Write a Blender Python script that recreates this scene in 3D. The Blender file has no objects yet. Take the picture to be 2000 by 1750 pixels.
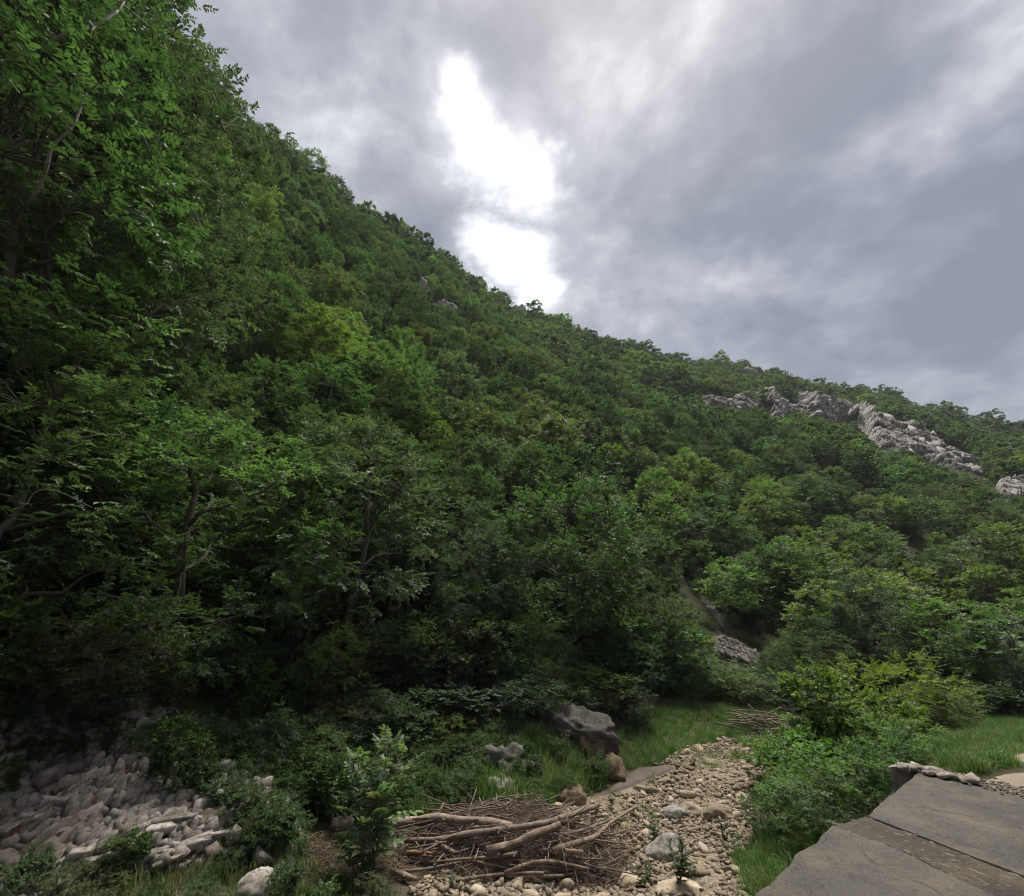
import bpy, bmesh, math, random
import numpy as np
from mathutils import Vector

random.seed(7)
RNG = np.random.default_rng(7)
S = bpy.context.scene
COL = S.collection
rad = math.radians

# ------------------------------------------------------------------ camera, sky, sun, exposure
PITCH = rad(19.5)
FPX = 916.0                      # focal length in photo pixels (2000 px wide)
CAM_Z = 1.7
CP, SP = math.cos(PITCH), math.sin(PITCH)
cam_data = bpy.data.cameras.new('camera')
cam_data.sensor_width = 36.0
cam_data.lens = 36.0 * FPX / 2000.0
cam_data.clip_start = 0.05
cam_data.clip_end = 3000
cam = bpy.data.objects.new('camera', cam_data)
COL.objects.link(cam)
cam.location = (0, 0, CAM_Z)
cam.rotation_euler = (rad(90) + PITCH, 0, 0)
S.camera = cam


def ray(px, py):
    xx = (px - 1000.0) / FPX
    yy = (py - 875.0) / FPX
    return np.array([xx, CP + yy * SP, SP - yy * CP])


def project(p):
    """world point -> photo pixel and depth"""
    x, y, z = p[0], p[1], p[2] - CAM_Z
    d = y * CP + z * SP
    v = -y * SP + z * CP
    return 1000 + FPX * x / d, 875 - FPX * v / d, d


SUN_EL, SUN_AZ = rad(69), rad(24)
world = bpy.data.worlds.new('World')
S.world = world
world.use_nodes = True
wn = world.node_tree.nodes
wl = world.node_tree.links
wn.clear()


def build_sky():
    def N(t, **kw):
        n = wn.new(t)
        for k, v in kw.items():
            setattr(n, k, v)
        return n

    def math_(op, a, b=None, c=None, clamp=False):
        n = N('ShaderNodeMath', operation=op, use_clamp=clamp)
        for i, v in enumerate((a, b, c)):
            if v is None:
                continue
            if isinstance(v, (int, float)):
                n.inputs[i].default_value = v
            else:
                wl.new(v, n.inputs[i])
        return n.outputs[0]

    tc = N('ShaderNodeTexCoord')
    sep = N('ShaderNodeSeparateXYZ')
    wl.new(tc.outputs['Generated'], sep.inputs[0])
    zz = math_('ADD', math_('MAXIMUM', sep.outputs[2], 0.02), 0.30)
    comb = N('ShaderNodeCombineXYZ')
    wl.new(math_('DIVIDE', sep.outputs[0], zz), comb.inputs[0])
    wl.new(math_('DIVIDE', sep.outputs[1], zz), comb.inputs[1])
    P = comb.outputs[0]

    def noise(scale, detail, rough, dist=0.0, off=(0, 0, 0)):
        m = N('ShaderNodeVectorMath', operation='ADD')
        wl.new(P, m.inputs[0])
        m.inputs[1].default_value = off
        n = N('ShaderNodeTexNoise')
        wl.new(m.outputs[0], n.inputs['Vector'])
        n.inputs['Scale'].default_value = scale
        n.inputs['Detail'].default_value = detail
        n.inputs['Roughness'].default_value = rough
        n.inputs['Distortion'].default_value = dist
        return n.outputs[0]

    def ppos(px, py):
        d = ray(px, py)
        d = d / np.linalg.norm(d)
        z = max(d[2], 0.02) + 0.30
        return np.array([d[0] / z, d[1] / z, 0.0])

    wob = noise(5.0, 7, 0.62, 0.3, (3.1, 7.7, 0))
    wob2 = noise(2.2, 6, 0.6, 0.4, (13.1, 2.7, 0))

    def dist_to(px, py, rpx):
        c = ppos(px, py)
        r = 0.5 * (np.linalg.norm(ppos(px + rpx, py) - c) + np.linalg.norm(ppos(px, py - rpx) - c))
        v = N('ShaderNodeVectorMath', operation='DISTANCE')
        wl.new(P, v.inputs[0])
        v.inputs[1].default_value = c
        return math_('DIVIDE', v.outputs['Value'], float(r))

    # soft light and dark cloud masses
    n1 = noise(1.9, 9, 0.60, 0.25, (0.4, 1.3, 0))
    n2 = noise(4.3, 9, 0.60, 0.25, (5.2, 0.3, 0))
    n3 = noise(15.0, 7, 0.6, 0.1, (2.2, 8.3, 0))
    tone = math_('ADD', math_('MULTIPLY', math_('SUBTRACT', n1, 0.5), 1.75), 0.375)
    tone = math_('ADD', tone, math_('MULTIPLY', math_('SUBTRACT', n2, 0.5), 1.6))
    tone = math_('ADD', tone, math_('MULTIPLY', math_('SUBTRACT', n3, 0.5), 0.55))
    for px, py, r, a in ((1480, 300, 240, -0.27), (1330, 380, 120, -0.16), (1640, 90, 230, -0.24), (1150, 60, 200, -0.05), (1740, 300, 110, 0.26),
                         (1960, 60, 150, 0.30), (1880, 210, 90, 0.15), (600, 60, 250, 0.13), (560, 260, 150, 0.05), (1180, 170, 110, 0.20),
                         (1700, 640, 300, -0.06), (1200, 560, 160, 0.18), (870, 60, 120, 0.12), (960, 330, 330, 0.22),
                         (1930, 600, 160, -0.17), (985, 90, 100, -0.24), (730, 330, 110, 0.10), (1420, 560, 120, 0.08)):
        d = math_('ADD', dist_to(px, py, r), math_('MULTIPLY', math_('SUBTRACT', wob2, 0.5), 2.4))
        f = N('ShaderNodeMapRange', interpolation_type='SMOOTHSTEP')
        wl.new(d, f.inputs['Value'])
        f.inputs['From Min'].default_value = 1.45
        f.inputs['From Max'].default_value = 0.25
        tone = math_('ADD', tone, math_('MULTIPLY', f.outputs[0], a))
    ramp = N('ShaderNodeValToRGB')
    wl.new(math_('MAXIMUM', math_('MINIMUM', tone, 1.0), 0.0), ramp.inputs[0])
    cr = ramp.color_ramp
    cr.elements[0].position = 0.08
    cr.elements[0].color = (0.205, 0.214, 0.230, 1)
    cr.elements[1].position = 1.0
    cr.elements[1].color = (0.77, 0.77, 0.78, 1)
    for pos, c in ((0.36, (0.295, 0.303, 0.325)), (0.62, (0.445, 0.447, 0.463))):
        e = cr.elements.new(pos)
        e.color = (*c, 1)
    # the break in the cloud in front of the sun
    hole = None
    for px, py, r in ((902, 165, 30), (926, 235, 50), (972, 300, 66), (1045, 352, 58), (940, 300, 40),
                      (945, 478, 38), (1005, 508, 46), (1045, 572, 30)):
        d = dist_to(px, py, r)
        hole = d if hole is None else math_('MINIMUM', hole, d)
    hole = math_('ADD', hole, math_('MULTIPLY', math_('SUBTRACT', wob, 0.5), 4.6))
    hole = math_('ADD', hole, math_('MULTIPLY', math_('SUBTRACT', n3, 0.5), 1.8))
    glow = N('ShaderNodeMapRange', interpolation_type='SMOOTHSTEP')
    wl.new(hole, glow.inputs['Value'])
    glow.inputs['From Min'].default_value = 1.95
    glow.inputs['From Max'].default_value = 0.05
    glow2 = N('ShaderNodeMapRange', interpolation_type='SMOOTHERSTEP')
    wl.new(hole, glow2.inputs['Value'])
    glow2.inputs['From Min'].default_value = 3.0
    glow2.inputs['From Max'].default_value = 0.8
    # overcast brightens towards the zenith
    zen = math_('ADD', math_('MULTIPLY', sep.outputs[2], 0.70), 0.60)
    sc = N('ShaderNodeVectorMath', operation='SCALE')
    wl.new(ramp.outputs[0], sc.inputs[0])
    wl.new(math_('MULTIPLY', zen, 2.2), sc.inputs['Scale'])
    mix1 = N('ShaderNodeMix', data_type='RGBA')
    wl.new(math_('MULTIPLY', glow2.outputs[0], 0.42), mix1.inputs[0])
    wl.new(sc.outputs[0], mix1.inputs[6])
    mix1.inputs[7].default_value = (2.0, 2.0, 2.04, 1)
    mix2 = N('ShaderNodeMix', data_type='RGBA')
    wl.new(glow.outputs[0], mix2.inputs[0])
    wl.new(mix1.outputs[2], mix2.inputs[6])
    mix2.inputs[7].default_value = (3.4, 3.4, 3.4, 1)
    sky = N('ShaderNodeTexSky', sky_type='NISHITA')
    sky.sun_disc = False
    sky.sun_elevation = SUN_EL
    sky.sun_rotation = SUN_AZ
    mix3 = N('ShaderNodeMix', data_type='RGBA')
    mix3.inputs[0].default_value = 0.93            # cloud cover
    wl.new(sky.outputs[0], mix3.inputs[6])
    wl.new(mix2.outputs[2], mix3.inputs[7])
    bg = N('ShaderNodeBackground')
    bg.inputs['Strength'].default_value = 0.1
    wl.new(mix3.outputs[2], bg.inputs['Color'])
    out = N('ShaderNodeOutputWorld')
    wl.new(bg.outputs[0], out.inputs['Surface'])


build_sky()
sun_data = bpy.data.lights.new('sun', 'SUN')
sun_data.energy = 1.5
sun_data.angle = rad(24)
sun_data.color = (1.0, 0.95, 0.87)
sun = bpy.data.objects.new('sun', sun_data)
COL.objects.link(sun)
sun.rotation_euler = (-(math.pi / 2 - SUN_EL), 0, -SUN_AZ)
S.view_settings.view_transform = 'Standard'
S.view_settings.look = 'None'
S.view_settings.exposure = 2.1
S.view_settings.gamma = 1.0
S.view_settings.use_curve_mapping = False
S.render.engine = 'CYCLES'
S.cycles.max_bounces = 8
S.cycles.diffuse_bounces = 5
S.cycles.glossy_bounces = 2
S.cycles.transmission_bounces = 4
S.cycles.use_denoising = True
S.cycles.pixel_filter_type = 'BLACKMAN_HARRIS'
S.cycles.filter_width = 1.15
S.cycles.volume_bounces = 0


# ------------------------------------------------------------------ helpers
def hash3(ix, iy, iz, seed):
    h = (ix.astype(np.int64) * 374761393 + iy.astype(np.int64) * 668265263 + iz.astype(np.int64) * 2147483647 + seed * 1274126177) & 0xFFFFFFFF
    h = ((h ^ (h >> 13)) * 1274126177) & 0xFFFFFFFF
    h = h ^ (h >> 16)
    return (h & 0xFFFFFF) / float(0xFFFFFF)


def vnoise(P, seed=0):
    """value noise in [-1, 1] on an (N, 3) array"""
    i = np.floor(P)
    f = P - i
    f = f * f * (3 - 2 * f)
    i = i.astype(np.int64)
    r = 0
    for dx in (0, 1):
        for dy in (0, 1):
            for dz in (0, 1):
                w = (f[:, 0] if dx else 1 - f[:, 0]) * (f[:, 1] if dy else 1 - f[:, 1]) * (f[:, 2] if dz else 1 - f[:, 2])
                r = r + w * hash3(i[:, 0] + dx, i[:, 1] + dy, i[:, 2] + dz, seed)
    return 2 * r - 1


def fbm(P, octaves=4, seed=0, gain=0.5):
    a, s, r = 1.0, 1.0, 0.0
    for k in range(octaves):
        r = r + a * vnoise(P * s + 17.3 * k, seed + k)
        a *= gain
        s *= 2.03
    return r


def xy3(x, y, s=1.0):
    return np.stack([x * s, y * s, np.zeros_like(x)], 1)


def mesh_from(name, V, F, mat=None, tone=None, smooth=False):
    """V (N,3); F: an (M,k) array or list of such arrays"""
    if not isinstance(F, (list, tuple)):
        F = [F]
    F = [np.asarray(f, dtype=np.int32) for f in F if len(f)]
    me = bpy.data.meshes.new(name)
    V = np.ascontiguousarray(V, dtype=np.float32)
    me.vertices.add(len(V))
    me.vertices.foreach_set('co', V.ravel())
    loops = np.concatenate([f.ravel() for f in F])
    sizes = np.concatenate([np.full(len(f), f.shape[1], dtype=np.int32) for f in F])
    starts = np.concatenate([[0], np.cumsum(sizes)[:-1]]).astype(np.int32)
    me.loops.add(len(loops))
    me.loops.foreach_set('vertex_index', loops.astype(np.int32))
    me.polygons.add(len(sizes))
    me.polygons.foreach_set('loop_start', starts)
    me.polygons.foreach_set('loop_total', sizes)
    if smooth:
        me.polygons.foreach_set('use_smooth', np.ones(len(sizes), dtype=bool))
    if tone is not None:
        a = me.attributes.new('tone', 'FLOAT_COLOR', 'POINT')
        t = np.ones((len(V), 4), dtype=np.float32)
        t[:, :3] = tone
        a.data.foreach_set('color', t.ravel())
    if mat:
        me.materials.append(mat)
    me.update(calc_edges=True)
    return me


def add(name, me, parent=None, loc=None, rot=None, scale=None, kind=None, color=None):
    o = bpy.data.objects.new(name, me)
    COL.objects.link(o)
    if parent is not None:
        o.parent = parent
    if loc is not None:
        o.location = loc
    if rot is not None:
        o.rotation_euler = rot
    if scale is not None:
        o.scale = scale if hasattr(scale, '__len__') else (scale,) * 3
    if kind:
        o['kind'] = kind
    if color is not None:
        o['tint'] = [float(c) for c in color]
    return o


def tag(o, label, cat, group=None):
    o['label'] = label
    o['category'] = cat
    if group:
        o['group'] = group
    return o


def thing(name, label, cat, loc=(0, 0, 0), rot=(0, 0, 0), scale=1.0, group=None):
    o = add(name, None, loc=loc, rot=rot, scale=scale)
    o.empty_display_size = 0.2
    return tag(o, label, cat, group)


class Parts:
    """collects arrays of vertices and faces for one mesh"""
    def __init__(self):
        self.V, self.F, self.T, self.n = [], {}, [], 0

    def put(self, V, *Fs, tone=None):
        for F in Fs:
            F = np.asarray(F)
            if len(F):
                self.F.setdefault(F.shape[1], []).append(F + self.n)
        self.V.append(V)
        self.T.append(np.ones((len(V), 3)) if tone is None else np.broadcast_to(tone, (len(V), 3)))
        self.n += len(V)

    def mesh(self, name, mat, smooth=False):
        return mesh_from(name, np.concatenate(self.V), [np.concatenate(f) for f in self.F.values()], mat, np.concatenate(self.T), smooth)


def unit(v):
    return v / np.maximum(np.linalg.norm(v, axis=-1, keepdims=True), 1e-9)


def tube(pts, radii, sides=6, cap=True):
    pts = np.asarray(pts, float)
    radii = np.asarray(radii, float)
    n = len(pts)
    tan = unit(np.gradient(pts, axis=0))
    ref = np.array([0.31, 0.17, 0.93]) if abs(unit(pts[-1] - pts[0])[2]) < 0.8 else np.array([0.93, 0.31, 0.17])
    a = unit(np.cross(tan, ref))
    b = np.cross(tan, a)
    ang = np.linspace(0, 2 * np.pi, sides, endpoint=False)
    ring = pts[:, None] + radii[:, None, None] * (np.cos(ang)[None, :, None] * a[:, None] + np.sin(ang)[None, :, None] * b[:, None])
    V = ring.reshape(-1, 3)
    i = np.arange(n - 1)[:, None] * sides
    j = np.arange(sides)[None]
    k = (j + 1) % sides
    F = np.stack([i + j, i + k, i + sides + k, i + sides + j], -1).reshape(-1, 4)
    Fs = [F]
    if cap:
        V = np.concatenate([V, pts[:1], pts[-1:]])
        c0, c1 = n * sides, n * sides + 1
        jj = np.arange(sides)
        kk = (jj + 1) % sides
        Fs.append(np.concatenate([np.stack([np.full(sides, c0), kk, jj], 1), np.stack([np.full(sides, c1), (n - 1) * sides + jj, (n - 1) * sides + kk], 1)]))
    return V, Fs


def bend(p0, p1, n=5, amp=0.1, rng=RNG, sag=0.0):
    t = np.linspace(0, 1, n)[:, None]
    L = np.linalg.norm(np.subtract(p1, p0))
    P = np.asarray(p0) * (1 - t) + np.asarray(p1) * t
    off = np.cumsum(rng.normal(0, 1, (n, 3)), 0)
    off -= off[:1] * (1 - t) + off[-1:] * t
    P = P + off * amp * L / max(n, 1)
    P[:, 2] += sag * L * (4 * t[:, 0] * (1 - t[:, 0]))
    return P


# ------------------------------------------------------------------ materials
def mat_base(name):
    m = bpy.data.materials.new(name)
    m.use_nodes = True
    nt = m.node_tree
    nt.nodes.clear()
    out = nt.nodes.new('ShaderNodeOutputMaterial')
    b = nt.nodes.new('ShaderNodeBsdfPrincipled')
    nt.links.new(b.outputs[0], out.inputs[0])
    return m, nt, b, out


def nd(nt, t, ins=None, **kw):
    n = nt.nodes.new(t)
    for k, v in kw.items():
        setattr(n, k, v)
    for k, v in (ins or {}).items():
        if hasattr(v, 'is_linked') or isinstance(v, bpy.types.NodeSocket):
            nt.links.new(v, n.inputs[k])
        else:
            n.inputs[k].default_value = v
    return n


def ramp(nt, fac, stops):
    r = nt.nodes.new('ShaderNodeValToRGB')
    nt.links.new(fac, r.inputs[0])
    e = r.color_ramp.elements
    e[0].position, e[0].color = stops[0][0], (*stops[0][1], 1)
    e[1].position, e[1].color = stops[-1][0], (*stops[-1][1], 1)
    for p, c in stops[1:-1]:
        x = e.new(p)
        x.color = (*c, 1)
    return r.outputs[0]


def mixc(nt, fac, a, b, mode='MIX'):
    m = nd(nt, 'ShaderNodeMix', data_type='RGBA', blend_type=mode)
    for i, v in ((0, fac), (6, a), (7, b)):
        if isinstance(v, bpy.types.NodeSocket):
            nt.links.new(v, m.inputs[i])
        elif isinstance(v, (int, float)):
            m.inputs[i].default_value = v
        else:
            m.inputs[i].default_value = (*v, 1)
    return m.outputs[2]


def fac(nt, a, lo, hi):
    return nd(nt, 'ShaderNodeMapRange', {'Value': a, 'From Min': lo, 'From Max': hi}).outputs[0]


def noise_tex(nt, vec, scale, detail=5, rough=0.6, dist=0.0):
    return nd(nt, 'ShaderNodeTexNoise', {'Vector': vec, 'Scale': scale, 'Detail': detail, 'Roughness': rough, 'Distortion': dist}).outputs[0]


def bump(nt, bsdf, h, strength, dist=0.02):
    b = nd(nt, 'ShaderNodeBump', {'Height': h, 'Strength': strength, 'Distance': dist})
    nt.links.new(b.outputs[0], bsdf.inputs['Normal'])


def leaf_material(name, rough=0.56, trans=0.42, hue=0.02, val=0.28):
    m, nt, b, out = mat_base(name)
    at = nd(nt, 'ShaderNodeAttribute', attribute_name='tone')
    oi = nd(nt, 'ShaderNodeObjectInfo')
    ti = nd(nt, 'ShaderNodeAttribute', attribute_name='tint', attribute_type='INSTANCER')
    c = mixc(nt, 1.0, ti.outputs['Color'], at.outputs['Color'], 'MULTIPLY')
    h = nd(nt, 'ShaderNodeMath', {0: oi.outputs['Random'], 1: 2 * hue, 2: 0.5 - hue}, operation='MULTIPLY_ADD').outputs[0]
    r2 = nd(nt, 'ShaderNodeMath', {0: nd(nt, 'ShaderNodeMath', {0: oi.outputs['Random'], 1: 7.31}, operation='MULTIPLY').outputs[0]}, operation='FRACT').outputs[0]
    v = nd(nt, 'ShaderNodeMath', {0: r2, 1: 2 * val, 2: 1 - val}, operation='MULTIPLY_ADD').outputs[0]
    hs = nd(nt, 'ShaderNodeHueSaturation', {'Hue': h, 'Saturation': 0.9, 'Value': v, 'Fac': 1.0, 'Color': c})
    nt.links.new(hs.outputs[0], b.inputs['Base Color'])
    b.inputs['Roughness'].default_value = rough
    b.inputs['Specular IOR Level'].default_value = 0.42
    tr = nd(nt, 'ShaderNodeBsdfTranslucent')
    warm = mixc(nt, 1.0, hs.outputs[0], (1.15, 1.35, 0.6), 'MULTIPLY')
    nt.links.new(warm, tr.inputs['Color'])
    mx = nd(nt, 'ShaderNodeMixShader', {0: trans})
    nt.links.new(b.outputs[0], mx.inputs[1])
    nt.links.new(tr.outputs[0], mx.inputs[2])
    nt.links.new(mx.outputs[0], out.inputs[0])
    return m


def simple_noise_material(name, stops, scale, rough=0.85, bstr=0.4, bdist=0.02, spec=0.3, coords='Object', use_tone=False, detail=7):
    m, nt, b, out = mat_base(name)
    tc = nd(nt, 'ShaderNodeTexCoord')
    v = tc.outputs[coords]
    n = noise_tex(nt, v, scale, detail, 0.65, 0.2)
    c = ramp(nt, n, stops)
    if use_tone:
        at = nd(nt, 'ShaderNodeAttribute', attribute_name='tone')
        c = mixc(nt, 1.0, c, at.outputs['Color'], 'MULTIPLY')
    nt.links.new(c, b.inputs['Base Color'])
    b.inputs['Roughness'].default_value = rough
    b.inputs['Specular IOR Level'].default_value = spec
    n2 = noise_tex(nt, v, scale * 4.3, 8, 0.7)
    bump(nt, b, n2, bstr, bdist)
    return m


M_LEAF = leaf_material('leaf')
M_GRASS = leaf_material('grass_blade', rough=0.5, trans=0.3, hue=0.012, val=0.2)
M_BARK = simple_noise_material('bark', [(0.3, (0.045, 0.036, 0.028)), (0.6, (0.12, 0.10, 0.08)), (0.8, (0.2, 0.18, 0.15))], 6.0, 0.9, 0.6)
M_PALEBARK = simple_noise_material('pale_bark', [(0.3, (0.14, 0.12, 0.10)), (0.7, (0.30, 0.27, 0.23))], 8.0, 0.85, 0.5)
M_DRIFT = simple_noise_material('driftwood', [(0.28, (0.075, 0.058, 0.048)), (0.5, (0.19, 0.152, 0.126)), (0.75, (0.33, 0.275, 0.235))], 11.0, 0.88, 0.9, use_tone=True)


def rock_material(name, dark, mid, light, moss=0.0, streak=0.0, scale=1.0, warm=None, use_tone=True, dirt_or_shade=None):
    m, nt, b, out = mat_base(name)
    tc = nd(nt, 'ShaderNodeTexCoord')
    geo = nd(nt, 'ShaderNodeNewGeometry')
    pos = geo.outputs['Position']
    n1 = noise_tex(nt, pos, 1.3 * scale, 9, 0.68, 0.4)
    c = ramp(nt, n1, [(0.3, dark), (0.5, mid), (0.72, light)])
    n2 = noise_tex(nt, pos, 7 * scale, 8, 0.75, 0.6)
    c = mixc(nt, fac(nt, n2, 0.50, 0.64), c, tuple(0.42 * x for x in mid))
    if warm:
        n4 = noise_tex(nt, pos, 0.8 * scale, 4, 0.6)
        c = mixc(nt, fac(nt, n4, 0.45, 0.75), c, warm)
    if streak:
        mp = nd(nt, 'ShaderNodeMapping', {'Vector': pos, 'Scale': (1, 1, 0.07)})
        n3 = noise_tex(nt, mp.outputs[0], 1.6 * scale, 6, 0.7)
        f = nd(nt, 'ShaderNodeMath', {0: fac(nt, n3, 0.5, 0.66), 1: streak}, operation='MULTIPLY').outputs[0]
        c = mixc(nt, f, c, (0.055, 0.055, 0.055))
    if moss:
        n5 = noise_tex(nt, pos, 3.2 * scale, 7, 0.65, 0.5)
        sp = nd(nt, 'ShaderNodeSeparateXYZ', {0: geo.outputs['Normal']})
        up = nd(nt, 'ShaderNodeMath', {0: sp.outputs[2], 1: 0.12, 2: n5}, operation='MULTIPLY_ADD').outputs[0]
        f = nd(nt, 'ShaderNodeMath', {0: fac(nt, up, 0.60, 0.70), 1: moss}, operation='MULTIPLY').outputs[0]
        c = mixc(nt, f, c, (0.052, 0.064, 0.022))
    if use_tone:
        at = nd(nt, 'ShaderNodeObjectInfo')
        rnd = nd(nt, 'ShaderNodeMath', {0: at.outputs['Random'], 1: 0.7, 2: 0.66}, operation='MULTIPLY_ADD').outputs[0]
        hs = nd(nt, 'ShaderNodeHueSaturation', {'Value': rnd, 'Color': c})
        c = hs.outputs[0]
    if dirt_or_shade:  # soil in the bedrock joints, painted shade in the cliff fissures
        da = nd(nt, 'ShaderNodeAttribute', attribute_name='tone')
        dsp = nd(nt, 'ShaderNodeSeparateColor', {0: da.outputs['Color']})
        n7 = noise_tex(nt, pos, 6.0, 7, 0.7)
        dm = nd(nt, 'ShaderNodeMath', {0: dsp.outputs[0], 1: n7}, operation='MULTIPLY').outputs[0]
        c = mixc(nt, fac(nt, dm, 0.10, 0.26), c, dirt_or_shade)
    nt.links.new(c, b.inputs['Base Color'])
    b.inputs['Roughness'].default_value = 0.9
    b.inputs['Specular IOR Level'].default_value = 0.25
    n6 = noise_tex(nt, pos, 14 * scale, 10, 0.72)
    bump(nt, b, n6, 1.0, 0.05 / scale)
    return m


M_CLIFF = rock_material('cliff_limestone', (0.20, 0.187, 0.175), (0.385, 0.36, 0.34), (0.50, 0.475, 0.45), moss=0.2, streak=0.3, scale=0.16, warm=(0.33, 0.27, 0.24), use_tone=False, dirt_or_shade=(0.10, 0.092, 0.082))  # last colour is a dark grey painted as shade into the fissures
M_ROCK = rock_material('grey_limestone', (0.15, 0.13, 0.115), (0.34, 0.31, 0.28), (0.48, 0.445, 0.41), moss=0.7, streak=0.45, scale=1.0, use_tone=False)
M_BEDROCK = rock_material('bedded_limestone', (0.14, 0.12, 0.106), (0.29, 0.256, 0.232), (0.43, 0.39, 0.36), moss=0.55, scale=2.8, warm=(0.18, 0.135, 0.11), use_tone=False, dirt_or_shade=(0.055, 0.034, 0.022))
M_PITTED = rock_material('pitted_limestone', (0.04, 0.035, 0.03), (0.11, 0.10, 0.09), (0.24, 0.215, 0.195), moss=0.6, streak=0.6, scale=3.0, use_tone=False)
M_SCREE = rock_material('scree_limestone', (0.18, 0.155, 0.137), (0.36, 0.32, 0.288), (0.45, 0.415, 0.385), moss=0.5, scale=3.4, warm=(0.20, 0.15, 0.12))
M_COBBLE = rock_material('cobble_limestone', (0.215, 0.167, 0.117), (0.37, 0.30, 0.22), (0.45, 0.39, 0.315), moss=0.12, scale=3.2, warm=(0.33, 0.245, 0.16))
M_MUD = simple_noise_material('mud', [(0.3, (0.045, 0.031, 0.021)), (0.7, (0.095, 0.068, 0.048))], 4.0, 0.6, 0.5, 0.02, 0.3)
M_SCREESOIL = simple_noise_material('scree_soil', [(0.3, (0.030, 0.018, 0.011)), (0.6, (0.075, 0.048, 0.032)), (0.8, (0.12, 0.09, 0.065))], 3.0, 0.95, 0.9, 0.04)
M_DUST = simple_noise_material('dirt_track', [(0.3, (0.17, 0.13, 0.098)), (0.7, (0.27, 0.22, 0.17))], 2.5, 0.95, 0.6, 0.02)
M_ORANGE = rock_material('bare_earth_rock', (0.10, 0.062, 0.038), (0.20, 0.138, 0.095), (0.30, 0.22, 0.165), moss=0.9, scale=2.6, use_tone=False)


def ground_material():
    m, nt, b, out = mat_base('ground_soil')
    geo = nd(nt, 'ShaderNodeNewGeometry')
    pos = geo.outputs['Position']
    n1 = noise_tex(nt, pos, 0.7, 8, 0.65, 0.3)
    soil = ramp(nt, n1, [(0.3, (0.035, 0.028, 0.020)), (0.55, (0.075, 0.058, 0.042)), (0.75, (0.13, 0.105, 0.08))])
    n2 = noise_tex(nt, pos, 2.3, 8, 0.7, 0.4)
    green = ramp(nt, n2, [(0.3, (0.022, 0.036, 0.012)), (0.7, (0.050, 0.075, 0.022))])
    at = nd(nt, 'ShaderNodeAttribute', attribute_name='tone')
    sep = nd(nt, 'ShaderNodeSeparateColor', {0: at.outputs['Color']})
    n3 = noise_tex(nt, pos, 1.5, 6, 0.6)
    g = nd(nt, 'ShaderNodeMath', {0: fac(nt, n3, 0.35, 0.6), 1: sep.outputs[0]}, operation='MULTIPLY').outputs[0]
    c = mixc(nt, g, soil, green)
    nt.links.new(c, b.inputs['Base Color'])
    b.inputs['Roughness'].default_value = 0.95
    b.inputs['Specular IOR Level'].default_value = 0.15
    bump(nt, b, noise_tex(nt, pos, 9, 9, 0.7), 0.8, 0.05)
    return m


def bed_material():
    m, nt, b, out = mat_base('stream_gravel')
    geo = nd(nt, 'ShaderNodeNewGeometry')
    pos = geo.outputs['Position']
    v = nd(nt, 'ShaderNodeTexVoronoi', {'Vector': pos, 'Scale': 26.0, 'Randomness': 1.0})
    n1 = noise_tex(nt, pos, 0.9, 7, 0.6)
    c = ramp(nt, n1, [(0.3, (0.15, 0.112, 0.077)), (0.6, (0.235, 0.183, 0.13)), (0.8, (0.30, 0.24, 0.18))])
    sepc = nd(nt, 'ShaderNodeSeparateColor', {0: v.outputs['Color']})
    pv = nd(nt, 'ShaderNodeMath', {0: sepc.outputs[0], 1: 0.6, 2: 0.7}, operation='MULTIPLY_ADD').outputs[0]
    hs = nd(nt, 'ShaderNodeHueSaturation', {'Value': pv, 'Color': c})
    nt.links.new(hs.outputs[0], b.inputs['Base Color'])
    b.inputs['Roughness'].default_value = 0.95
    b.inputs['Specular IOR Level'].default_value = 0.2
    bump(nt, b, v.outputs['Distance'], 0.9, -0.03)
    return m


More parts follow.
